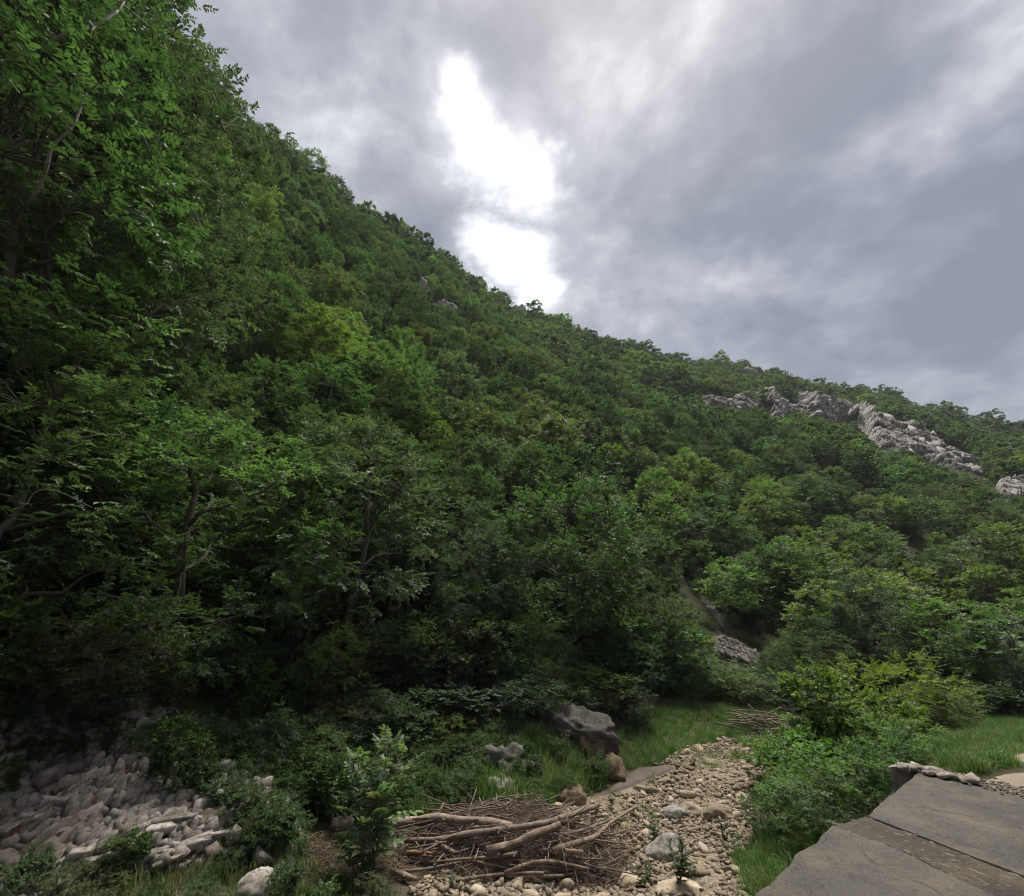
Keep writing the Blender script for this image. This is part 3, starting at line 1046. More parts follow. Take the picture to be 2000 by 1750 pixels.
def boulders():
    p = pix2ground(1130, 1455)
    lump('boulder', 'big pitted grey limestone boulder jutting from the grassy bank', 'boulder', p + [-0.05, 0.25, -0.18], (1.9, 1.3, 1.05), 3, M_PITTED, rot=-0.45, sub=5, rough=0.42, sink=0.16)
    p = pix2ground(1195, 1528)
    lump('rock_slab', 'smooth orange-brown mossy rock slab under the big grey boulder', 'rock', p + [0.0, 0.35, -0.1], (0.7, 0.9, 0.95), 5, M_ORANGE, rot=0.2, rough=0.25, sink=0.42)
    p = pix2ground(1165, 1500)
    lump('rock_slab', 'dark mossy rock under the overhang of the big grey boulder', 'rock', p + [0, 0.25, 0], (0.8, 0.6, 1.0), 9, M_ORANGE, rot=0.5, rough=0.2, sink=0.3)
    p = pix2ground(1300, 1672)
    lump('boulder', 'square grey block of stone lying in the middle of the gravel', 'boulder', p, (0.62, 0.5, 0.42), 11, M_ROCK, rot=0.25, rough=0.12, blocky=0.6, sink=0.3)
    p = pix2ground(1330, 1745)
    lump('boulder', 'flat pale stone at the near end of the gravel bed', 'boulder', p, (0.72, 0.5, 0.24), 13, M_COBBLE, rot=0.1, rough=0.1, sink=0.35)
    p = pix2ground(1232, 1733)
    lump('boulder', 'pale tan cobble between driftwood and flat stone', 'boulder', p, (0.34, 0.28, 0.24), 14, M_COBBLE, rot=0.8, rough=0.14, sink=0.3)
    p = pix2ground(505, 1748)
    lump('boulder', 'round pinkish stone sitting in the grass below the stony bank', 'boulder', p, (0.5, 0.42, 0.36), 17, M_SCREE, rot=0.4, rough=0.12, sink=0.3)
    p = pix2ground(1355, 1592)
    lump('boulder', 'rounded pale stone pair half buried mid gravel, left one', 'boulder', p, (0.42, 0.34, 0.30), 18, M_COBBLE, rot=0.4, rough=0.2, sink=0.3)
    p = pix2ground(1400, 1600)
    lump('boulder', 'long ridge-backed pale stone in the gravel near the bushes', 'boulder', p, (0.62, 0.36, 0.32), 19, M_COBBLE, rot=-0.3, rough=0.25, sink=0.3)
    p = pix2ground(1318, 1600)
    lump('boulder', 'greyish stone with a small weed growing against it', 'boulder', p, (0.46, 0.36, 0.30), 20, M_ROCK, rot=0.1, rough=0.16, sink=0.3)
    p = pix2ground(1455, 1572)
    lump('boulder', 'small stone at the foot of the bushes on the gravel edge', 'boulder', p, (0.4, 0.3, 0.26), 22, M_COBBLE, rot=0.6, rough=0.2, sink=0.3)
    p = pix2ground(990, 1505)
    lump('rock_outcrop', 'broken pale rock showing through the leafy bank', 'rock', p, (1.0, 0.7, 0.75), 23, M_PITTED, rot=0.3, rough=0.5, sink=0.35)
    p = pix2ground(975, 1545)
    lump('rock_outcrop', 'low white-blotched rock in the grass above the driftwood', 'rock', p, (0.55, 0.4, 0.45), 24, M_ROCK, rot=0.9, rough=0.5, sink=0.35)
    p = pix2ground(1120, 1568)
    lump('rock_slab', 'yellowish mossy stone at the upper end of the driftwood', 'rock', p, (0.6, 0.45, 0.38), 25, M_ORANGE, rot=0.6, rough=0.2, sink=0.3)
    p = pix2ground(835, 1650)
    lump('boulder', 'mossy ochre stone wedged under the driftwood', 'boulder', p, (0.5, 0.4, 0.4), 26, M_ORANGE, rot=0.2, rough=0.15, sink=0.3)


boulders()


# ------------------------------------------------------------------ crags high on the slope
CLIFFS = []


def crag(label, upper, lower, seed, thick=None, nu=150, nv=50, blk=1.0, blocks=1.0):
    """a rock face: surface stretched between an upper and a lower edge lying on the slope, pushed out in blocks"""
    def resample(pts, n):
        P = np.array(pts, float)
        s = np.concatenate([[0], np.cumsum(np.hypot(*np.diff(P, axis=0).T))])
        q = np.linspace(0, s[-1], n)
        return np.stack([np.interp(q, s, P[:, 0]), np.interp(q, s, P[:, 1])], 1)
    U, L = resample(upper, nu), resample(lower, nu)
    gu = [pix2ground(*p) for p in U[::6]]
    gl = [pix2ground(*p) for p in L[::6]]
    dep = [project(p)[2] for p in gu + gl if p is not None]
    d0 = float(np.median(dep))
    okd = lambda p: min(max(project(p)[2], d0 * 0.8), d0 * 1.2) if p is not None else d0
    kk = np.arange(0, nu, 6)
    du = np.interp(np.arange(nu), kk, np.convolve(np.pad([okd(p) for p in gu], 2, 'edge'), np.ones(5) / 5, 'valid'))
    dl = np.interp(np.arange(nu), kk, np.convolve(np.pad([okd(p) for p in gl], 2, 'edge'), np.ones(5) / 5, 'valid'))
    dl = np.minimum(dl, du)
    du = 0.55 * du + 0.45 * dl                      # steeper than the slope: the top stands out of the hill
    G = np.zeros((nv, nu, 3))
    for j, t in enumerate(np.linspace(0, 1, nv)):
        pix = U * (1 - t) + L * t
        dd = du * (1 - t) + dl * t
        for i in range(nu):
            G[j, i] = np.array([0, 0, CAM_Z]) + ray(*pix[i]) * dd[i]
    size = np.linalg.norm(G[0].mean(0) - G[-1].mean(0))
    # outward direction
    e1 = unit(G[0, -1] - G[0, 0])
    e2 = unit(G[0].mean(0) - G[-1].mean(0))
    nrm = unit(np.cross(e2, e1))
    mid = G.reshape(-1, 3).mean(0)
    if nrm @ (np.array([0, 0, CAM_Z]) - mid) < 0:
        nrm = -nrm
    P = G.reshape(-1, 3).copy()
    # blocks: piecewise constant cells, fissures between them
    rng = np.random.default_rng(seed)
    a = (P - mid) @ e1
    b = (P - mid) @ e2
    cell = size / 6.5 * blk
    warp = fbm(P / cell * 0.4, 2, seed) * cell * 0.22
    disp, dark = 0, np.zeros(len(P))
    for sc, amp in ((1.0, 0.42), (0.42, 0.22), (0.2, 0.11)):
        ca, cb = cell * sc * 0.8, cell * sc * 1.7
        uu, vv = (a + 0.35 * b + warp) / ca, (b - 0.2 * a + warp * 0.7) / cb
        iu, iv = np.floor(uu), np.floor(vv)
        hsh = hash3(iu, iv, np.zeros_like(iu), seed)
        fu = np.minimum(uu - iu, 1 - (uu - iu))
        fv = np.minimum(vv - iv, 1 - (vv - iv))
        crack = np.clip(np.minimum(fu * 1.0, fv * 1.6) / 0.13, 0, 1)
        dark = np.maximum(dark, (1 - crack) * (1.0 if sc > .9 else .8))  # mask for the shade painted into the fissures
        disp = disp + amp * (hsh - 0.3) * crack - amp * 0.7 * (1 - crack)
    disp = ((0.8 if nu > 70 else .5) * disp + 0.08 * fbm(P / cell * 1.3, 4, seed + 3)) * cell
    tt = np.repeat(np.linspace(0, 1, nv), nu)
    ss = np.tile(np.linspace(0, 1, nu), nv)
    edge = np.clip(np.minimum.reduce([tt / 0.12, (1 - tt) / 0.12, ss / 0.04, (1 - ss) / 0.04]), 0, 1)
    P = P + nrm * (disp * (0.25 + 0.75 * edge) + cell * 0.55 * (edge - 0.2 * (tt > 0.5) - 0.5 * (tt <= 0.5) + 0.5 * np.clip(tt - .6, 0, 1)))[:, None]
    P[:, 2] += 0.12 * cell * fbm(P / cell * 1.2, 3, seed + 8) * (1 - tt)
    # broken blocks standing out of the face
    B = Parts()
    Rm = np.stack([e1, nrm, e2], 1)
    nb = int(np.clip(np.linalg.norm(G[0, -1] - G[0, 0]) * size / (cell * cell) * .4 * blocks, 3, 120))
    for q in range(nb):
        jx, ix = int(rng.integers(1, nv - 1)), int(rng.integers(1, nu - 1))
        Vb, Fb = ANG[int(rng.integers(0, len(ANG)))]
        sb = cell * rng.uniform(.14, .36)
        W = (Vb / np.array([.95, .72, .55]) * np.array([rng.uniform(.7, 1.5), .8, rng.uniform(.6, 1.7)]) * sb) @ euler_mats(np.array([[rng.normal(0, .18), rng.normal(-.35, .22), rng.normal(0, .3)]]))[0].T
        B.put(W @ Rm.T + P[jx * nu + ix] + nrm * sb * rng.uniform(-.55, -.1), Fb, tone=(0, 0, 0))
    # a skirt behind so that the face is a solid lump sunk in the slope
    ring = np.concatenate([np.arange(nu), np.arange(1, nv) * nu + nu - 1, (nv - 1) * nu + np.arange(nu - 2, -1, -1), np.arange(nv - 2, 0, -1) * nu])
    back = P[ring] - nrm * size * 0.9 - np.array([0, 0, 0.35 * size])
    V = np.concatenate([P, back])
    i = (np.arange(nv - 1)[:, None] * nu + np.arange(nu - 1)[None]).ravel()
    F = np.stack([i, i + 1, i + nu + 1, i + nu], 1)
    m = len(ring)
    j = np.arange(m)
    k = (j + 1) % m
    F2 = np.stack([ring[j], nu * nv + j, nu * nv + k, ring[k]], 1)
    B.put(V, np.concatenate([F, F2]), tone=np.repeat(np.concatenate([dark, np.zeros(len(back))])[:, None], 3, 1))
    me = B.mesh('cliff', M_CLIFF)
    o = add('cliff', me)
    tag(o, label, 'cliff')
    CLIFFS.append((np.concatenate([U, ((0.25 * U + 0.75 * L) if nu > 60 else (0.5 * U + 0.5 * L))[::-1]]), d0))
    return o


def crags():
    crag('long pale limestone cliff descending the far slope', [(1642, 790), (1690, 785), (1725, 812), (1760, 828), (1800, 824), (1838, 868), (1880, 890), (1912, 905), (1922, 942)],
         [(1650, 836), (1675, 846), (1700, 872), (1740, 896), (1800, 896), (1840, 920), (1870, 932), (1890, 940), (1918, 946)], 31)
    crag('broad middle section of cliff with a flat face', [(1538, 790), (1562, 762), (1600, 762), (1640, 780), (1664, 786)], [(1540, 806), (1570, 818), (1600, 828), (1640, 836), (1664, 840)], 33, nu=110)
    crag('ragged crag with a pillar hanging below it', [(1372, 772), (1395, 778), (1425, 782), (1450, 765), (1480, 760), (1508, 752), (1520, 775), (1542, 785)],
         [(1380, 792), (1410, 798), (1440, 802), (1475, 806), (1498, 800), (1512, 838), (1522, 836), (1538, 808)], 35, nu=130)
    crag('grey outcrop with bushes at the end of the slope beyond the long cliff', [(1944, 948), (1965, 936), (2000, 934), (2060, 950)], [(1950, 972), (1970, 984), (2000, 990), (2060, 994)], 45, nu=60)
    crag('rock wall with dark water streaks above the meadow', [(1392, 1244), (1412, 1238), (1440, 1248), (1462, 1262), (1500, 1290)], [(1396, 1280), (1420, 1290), (1445, 1296), (1470, 1308), (1498, 1314)], 47, nu=70, blk=1.6, blocks=.05)
    crag('pale stepped rock ledge over the streaked wall', [(1366, 1160), (1385, 1170), (1402, 1190), (1418, 1220)], [(1370, 1178), (1384, 1192), (1398, 1212), (1412, 1232)], 49, nu=50, nv=24)
    crag('flat pale ledge among scrub low on the far slope', [(1800, 1186), (1830, 1180), (1865, 1190), (1890, 1200)], [(1800, 1196), (1830, 1197), (1865, 1204), (1890, 1208)], 51, nu=50, nv=16)
    crag('thin rock band showing between trees on the middle slope', [(1120, 920), (1150, 935), (1180, 955), (1205, 980)], [(1120, 930), (1150, 946), (1178, 966), (1202, 988)], 55, nu=50, nv=16)


crags()


def high_rocks():
    for lab, px, py, w, h, seed, rot in (('small rocky knob just under the skyline', 1466, 742, 62, 26, 71, .3), ('lone leaning rock tooth high below the ridge', 1018, 618, 26, 30, 73, .5),
                                         ('pale crag half hidden by trees on the high slope', 864, 606, 46, 24, 75, .2), ('dark rock step among trees near the ridge', 824, 574, 34, 34, 77, .7)):
        p = pix2ground(px, py)
        while p is None:
            py += 3
            p = pix2ground(px, py)
        d = project(p)[2]
        W, Hh = w * d / FPX, h * d / FPX
        lump('rock_outcrop', lab, 'rock', p, (W, W * .6, Hh * 1.6), seed, M_CLIFF, rot=rot, rough=.5, blocky=1.0, sink=.38)
        CLIFFS.append((np.array([(px - w / 3, py - h * .5), (px - w / 3, py - h), (px + w / 3, py - h), (px + w / 3, py - h * .5)]), d))


high_rocks()


# ------------------------------------------------------------------ foliage meshes
def leaves(pos, d, n, size, tone, width=0.5, six=False, fold=0.10):
    """leaf blades: base at pos, axis d, upper face n"""
    d = unit(d)
    s = unit(np.cross(n, d))
    n = np.cross(d, s)
    if six:
        T = np.array([[0, 0, 0], [.3, .5, fold], [.72, .38, fold], [1, 0, -.06], [.72, -.38, fold], [.3, -.5, fold]])
        T[:, 1] *= width
        F = np.array([[0, 3, 2, 1], [0, 5, 4, 3]])
    else:
        T = np.array([[0, 0, 0], [.45, .5 * width, fold], [1, 0, 0], [.45, -.5 * width, fold]])
        F = np.array([[0, 2, 1], [0, 3, 2]])
    W = pos[:, None] + size[:, None, None] * (T[None, :, :1] * d[:, None] + T[None, :, 1:2] * s[:, None] + T[None, :, 2:] * n[:, None])
    Fa = (F[None] + (np.arange(len(pos)) * len(T))[:, None, None]).reshape(-1, F.shape[1])
    return W.reshape(-1, 3), Fa, np.repeat(tone, len(T), 0)


def crown_points(rng, n, H, R, zlo, lobes, hollow=0.55, wild=0.0):
    """cluster centres on an irregular crown"""
    lob = unit(rng.normal(0, 1, (lobes, 3)) + [0, 0, 0.15])
    la = 0.12 + (0.30 + wild) * rng.random(lobes)
    u = unit(rng.normal(0, 1, (n, 3)))
    dots = np.clip(u @ lob.T, 0, 1) ** 5
    rr = np.minimum(0.78 + (dots * la).sum(1) - .3 * wild, 1.15 + wild) * (hollow + (1 - hollow) * rng.random(n) ** 0.5)
    zc = (H + zlo) / 2
    p = u * rr[:, None] * np.array([R, R, (H - zlo) / 2])
    p[:, 2] += zc
    return p, u


def build_crown(rng, H, R, zlo, ncl, ntw, nlf, leaf, cl_r, width=0.5, six=False, lobes=7, flat=0.6, hollow=0.66, droop=0.15, step=0.55, wild=0.0):
    C, U = crown_points(rng, ncl, H, R, zlo, lobes, hollow, wild)
    # twigs
    c = np.repeat(C, ntw, 0)
    o = np.repeat(U, ntw, 0)
    N = len(c)
    clsize = np.repeat(cl_r * (0.65 + 0.7 * rng.random(ncl)), ntw)
    dirn = unit(rng.normal(0, 1, (N, 3)) * [1, 1, 0.55] + o * 0.7 + [0, 0, 0.15])
    start = c + dirn * (clsize * 0.35 * rng.random(N))[:, None] * [1, 1, flat] + rng.normal(0, 1, (N, 3)) * (clsize * 0.28)[:, None] * [1, 1, flat]
    roll = unit(np.cross(dirn, [0, 0, 1.0]) + rng.normal(0, .25, (N, 3)))
    up = unit(np.cross(roll, dirn))
    up *= np.sign(up[:, 2:3] + 1e-6)
    ctone = np.repeat(rng.normal(0, 1, ncl), ntw)
    k = np.tile(np.arange(nlf), N)
    dd = np.repeat(dirn, nlf, 0)
    rr = np.repeat(roll, nlf, 0)
    uu = np.repeat(up, nlf, 0)
    st = np.repeat(start, nlf, 0)
    sgn = np.where(k % 2 == 0, 1.0, -1.0)
    along = (k // 2 + 0.4) * leaf * step
    M = len(k)
    pos = st + dd * along[:, None] - np.array([0, 0, 1]) * (droop * along ** 2 / max(leaf * 6, .01))[:, None]
    ax = unit(dd * 0.55 + rr * sgn[:, None] * 0.85 + rng.normal(0, .22, (M, 3)) - [0, 0, droop])
    nn = unit(uu + rng.normal(0, .38, (M, 3)))
    size = leaf * (0.7 + 0.6 * rng.random(M))
    young = np.clip(along / (leaf * step * nlf * 0.5), 0, 1)
    v = (1 + 0.13 * np.repeat(ctone, nlf) + rng.normal(0, .13, M)).clip(.5, 1.6)
    yel = (rng.random(M) * 0.25 + 0.3 * young * (np.repeat(ctone, nlf) > 0.3)).clip(0, .6)
    tone = np.stack([v * (0.90 + 0.45 * yel), v * (0.95 + 0.28 * yel), v * (1.0 - 0.25 * yel)], 1)
    return pos, ax, nn, size, tone, C, U


def trunk_mesh(rng, H, R, zlo, C, r0, nlimb=7, twigs=True, name='trunk', mat=None, lean=0.0, sides=7):
    P = Parts()
    top = np.array([rng.normal(0, .06) * H, rng.normal(0, .06) * H, H * 0.8])
    T = bend((0, 0, -0.35), top, 9, 0.22, rng)
    P.put(*(lambda v, f: (v, *f))(*tube(T, np.linspace(r0, r0 * 0.22, 9), sides)))
    limbs = []
    for i in range(nlimb):
        t = 0.14 + 0.62 * (i + rng.random() * .6) / nlimb
        a = i * 2.4 + rng.normal(0, .3)
        q = t * 8
        b0 = T[int(q)] * (1 - q % 1) + T[min(int(q) + 1, 8)] * (q % 1)
        L = R * (0.85 - 0.25 * t)
        e = b0 + np.array([math.cos(a) * L, math.sin(a) * L, L * (0.35 + 0.6 * t)])
        e[2] = min(e[2], H * 0.93)
        lp = bend(b0, e, 7, 0.35, rng, 0.06)
        rl = r0 * (0.52 - 0.28 * t)
        P.put(*(lambda v, f: (v, *f))(*tube(lp, np.linspace(rl, rl * 0.22, 7), 5)))
        limbs.append(lp)
    if twigs:
        L = np.concatenate(limbs + [T[3:]])
        for c in C:
            d = np.linalg.norm(L - c, axis=1) + 0.6 * np.maximum(L[:, 2] - c[2], 0)
            j = int(np.argmin(d))
            tw = bend(L[j], c, 4, 0.35, rng, 0.05)
            P.put(*(lambda v, f: (v, *f))(*tube(tw, np.linspace(r0 * 0.13, r0 * 0.03, 4), 3, False)))
    return P.mesh(name, mat or M_BARK, True)


def make_tree_meshes(seed, H, R, zlo, ncl, ntw, nlf, leaf, cl_r, r0, **kw):
    rng = np.random.default_rng(seed)
    nl = kw.pop('nlimb', 7)
    tw = kw.pop('twigs', True)
    six = kw.get('six', False)
    width = kw.get('width', 0.5)
    pos, ax, nn, size, tone, C, U = build_crown(rng, H, R, zlo, ncl, ntw, nlf, leaf, cl_r, **kw)
    V, F, T = leaves(pos, ax, nn, size, tone, width, six)
    crown = mesh_from('crown', V, F, M_LEAF, T)
    trunk = trunk_mesh(rng, H, R, zlo, C, r0, nl, tw)
    return trunk, crown


# (height is the height of the template)
NEAR = [make_tree_meshes(101, 8.0, 3.0, 0.7, 175, 12, 11, 0.125, 0.62, 0.15, six=True, width=0.55),
        make_tree_meshes(102, 8.0, 2.7, 1.0, 160, 13, 11, 0.115, 0.60, 0.13, six=True, width=0.62),
        make_tree_meshes(103, 8.0, 3.3, 0.6, 170, 12, 11, 0.120, 0.70, 0.16, six=True, width=0.45, flat=0.45),
        make_tree_meshes(104, 8.0, 2.6, 1.4, 140, 12, 13, 0.11, 0.60, 0.14, six=True, width=0.42, flat=0.5)]
TALL = [make_tree_meshes(105, 12.0, 3.9, 2.2, 330, 11, 11, 0.105, 0.72, 0.17, six=True, width=0.5, nlimb=9, lobes=10)]
MID = [make_tree_meshes(111, 6.0, 2.3, 0.5, 80, 9, 10, 0.17, 0.62, 0.11, width=0.6, twigs=False),
       make_tree_meshes(112, 6.0, 2.0, 0.6, 75, 9, 10, 0.16, 0.55, 0.10, width=0.6, twigs=True),
       make_tree_meshes(113, 6.0, 2.6, 0.4, 85, 9, 10, 0.17, 0.70, 0.12, width=0.6, flat=0.42, twigs=False),
       make_tree_meshes(114, 6.0, 1.8, 0.8, 65, 9, 10, 0.17, 0.55, 0.10, width=0.6, twigs=True),
       make_tree_meshes(115, 6.0, 2.3, 0.5, 70, 10, 10, 0.17, 0.60, 0.11, width=0.6, flat=0.5, twigs=True)]
FAR = [make_tree_meshes(121, 5.0, 2.0, 0.3, 42, 8, 7, 0.30, 0.62, 0.10, width=0.7, twigs=False, step=0.4),
       make_tree_meshes(122, 5.0, 1.7, 0.4, 38, 8, 7, 0.28, 0.55, 0.09, width=0.7, twigs=False, step=0.4),
       make_tree_meshes(123, 5.0, 2.3, 0.3, 44, 8, 7, 0.30, 0.70, 0.10, width=0.7, flat=0.45, twigs=False, step=0.4),
       make_tree_meshes(124, 5.0, 1.5, 0.8, 32, 8, 7, 0.30, 0.50, 0.09, width=0.7, twigs=True, step=0.4),
       make_tree_meshes(125, 5.0, 1.9, 0.5, 30, 9, 7, 0.28, 0.55, 0.09, width=0.7, twigs=True, step=0.4)]
# shrubs: several stems from the ground, leaves down to the soil, template 2 m
SHRUB = [make_tree_meshes(131, 2.0, 1.05, 0.12, 105, 9, 9, 0.075, 0.25, 0.03, six=True, width=0.85, twigs=True, wild=0.45, lobes=11, hollow=0.45),
         make_tree_meshes(132, 2.0, 1.0, 0.12, 100, 9, 11, 0.060, 0.25, 0.03, six=True, width=0.5, twigs=True, wild=0.45, lobes=11, hollow=0.45),
         make_tree_meshes(133, 2.0, 1.1, 0.10, 85, 8, 13, 0.065, 0.28, 0.03, six=True, width=0.38, flat=0.5, twigs=True, wild=0.45, lobes=11, hollow=0.45)]

DARK = (0.044, 0.080, 0.036)
MIDG = (0.068, 0.120, 0.048)
LIME = (0.110, 0.170, 0.045)
OLIVE = (0.088, 0.116, 0.050)
GREY = (0.080, 0.120, 0.078)
TINTS = [(DARK, 'dark green'), (MIDG, 'mid green'), (LIME, 'bright yellow-green'), (OLIVE, 'olive green'), (GREY, 'grey-green')]


# ------------------------------------------------------------------ geometry-node scatter for stuff
def scatter_object(name, pts, rot, scale, pick, meshes, tint):
    """one stuff object: meshes instanced on its own points, each with its own tint"""
    me = bpy.data.meshes.new(name)
    n = len(pts)
    me.vertices.add(n)
    me.vertices.foreach_set('co', np.ascontiguousarray(pts, np.float32).ravel())
    for nm, ty, key, arr in (('spin', 'FLOAT_VECTOR', 'vector', rot), ('sz', 'FLOAT', 'value', scale), ('pick', 'INT', 'value', pick), ('tint', 'FLOAT_VECTOR', 'vector', tint)):
        a = me.attributes.new(nm, ty, 'POINT')
        a.data.foreach_set(key, np.ascontiguousarray(arr, np.int32 if ty == 'INT' else np.float32).ravel())
    o = add(name, me, kind='stuff')
    ng = bpy.data.node_groups.new(name, 'GeometryNodeTree')
    ng.interface.new_socket('Geometry', in_out='INPUT', socket_type='NodeSocketGeometry')
    ng.interface.new_socket('Geometry', in_out='OUTPUT', socket_type='NodeSocketGeometry')
    gi = ng.nodes.new('NodeGroupInput')
    go = ng.nodes.new('NodeGroupOutput')
    iop = ng.nodes.new('GeometryNodeInstanceOnPoints')
    lib = bpy.data.collections.new(name + '_kinds')          # not linked to the scene: only instanced
    for k, m in enumerate(meshes):
        lib.objects.link(bpy.data.objects.new('%s_%03d' % (lib.name, k), m))
    ci = ng.nodes.new('GeometryNodeCollectionInfo')
    ci.inputs['Collection'].default_value = lib
    ci.inputs['Separate Children'].default_value = True
    ci.inputs['Reset Children'].default_value = True

    def attr(nm, ty):
        a = ng.nodes.new('GeometryNodeInputNamedAttribute')
        a.data_type = ty
        a.inputs['Name'].default_value = nm
        return a.outputs['Attribute']
    ng.links.new(gi.outputs[0], iop.inputs['Points'])
    ng.links.new(ci.outputs[0], iop.inputs['Instance'])
    iop.inputs['Pick Instance'].default_value = True
    ng.links.new(attr('pick', 'INT'), iop.inputs['Instance Index'])
    ng.links.new(attr('spin', 'FLOAT_VECTOR'), iop.inputs['Rotation'])
    ng.links.new(attr('sz', 'FLOAT'), iop.inputs['Scale'])
    ng.links.new(iop.outputs[0], go.inputs[0])
    md = o.modifiers.new('scatter', 'NODES')
    md.node_group = ng
    return o


# ------------------------------------------------------------------ trees on the slope
LAND = [('the driftwood heap', 1000, 1640), ('the big grey boulder', 1150, 1420), ('the stony bank', 300, 1500), ('the far brushwood heap', 1490, 1420),
        ('the concrete bridge', 1800, 1560), ('the streaked rock wall', 1440, 1275), ('the stepped rock ledge', 1392, 1195), ('the long pale cliff', 1790, 870), ('the ragged crag', 1460, 785),
        ('the leaning rock tooth', 1018, 606), ('the half hidden crag', 864, 597), ('the dark rock step', 824, 558), ('the outcrop beyond the long cliff', 1985, 960),
        ('the flat pale ledge', 1845, 1193), ('the thin rock band', 1165, 950), ('the lime green shrub', 1750, 1340)]
SHAPES_N = ['round-crowned', 'upright', 'spreading', 'feathery']
SHAPES_M = ['round-crowned', 'narrow', 'spreading', 'upright', 'open-crowned']


def poisson_sites(rng):
    """tree positions on the slope, nearest first"""
    sites = []
    grid = {}
    cs = 2.4
    cand = []
    for _ in range(52000):
        az = rng.uniform(-66, 60)
        rf = np.interp(az, AZT, R_F)
        rs_ = np.interp(az, AZT, R_S) * 1.03 + 2
        r = math.sqrt(rng.uniform((rf - 0.3) ** 2, rs_ ** 2))
        cand.append((az, r))
    cand.sort(key=lambda q: q[1])
    for az, r in cand:
        x, y = r * math.sin(rad(az)), r * math.cos(rad(az))
        H = rng.uniform(5.6, 9.4) * (1.06 if x < -4 else 0.92) if r < 29 else rng.uniform(4.8, 9.2) if r < 85 else rng.uniform(4.2, 7.8)
        if rng.random() < 0.22:
            H *= 0.7
        if az > 16 and r < 70:
            H *= 0.66
        sp = 0.56 * H * (0.85 + 0.35 * rng.random())
        gx, gy = int(x // cs), int(y // cs)
        ok = True
        m = int(sp // cs) + 1
        for i in range(gx - m, gx + m + 1):
            for j in range(gy - m, gy + m + 1):
                for (qx, qy) in grid.get((i, j), ()):
                    if (qx - x) ** 2 + (qy - y) ** 2 < sp * sp:
                        ok = False
                        break
                if not ok:
                    break
            if not ok:
                break
        if ok:
            grid.setdefault((gx, gy), []).append((x, y))
            sites.append((x, y, r, H))
    return np.array(sites)


def number_word(k):
    return ['first', 'second', 'third', 'fourth', 'fifth', 'sixth', 'seventh', 'eighth', 'ninth', 'tenth', 'eleventh', 'twelfth'][k] if k < 12 else 'next'


def hides_crag(p, H, R):
    """would a plant of this size stand in front of one of the bare crags?"""
    u, v0, d = project(p)
    v1 = project((p[0], p[1], p[2] + H))[1]
    w = FPX * R / d
    U, V = np.meshgrid(np.linspace(u - w, u + w, 7), np.linspace(v0, v1, 6))
    for poly, d0 in CLIFFS:
        if d < d0 + 3 and u + w > poly[:, 0].min() and u - w < poly[:, 0].max() and v1 < poly[:, 1].max() and v0 > poly[:, 1].min():
            if in_poly(U.ravel(), V.ravel(), poly).any():
                return True
    return False


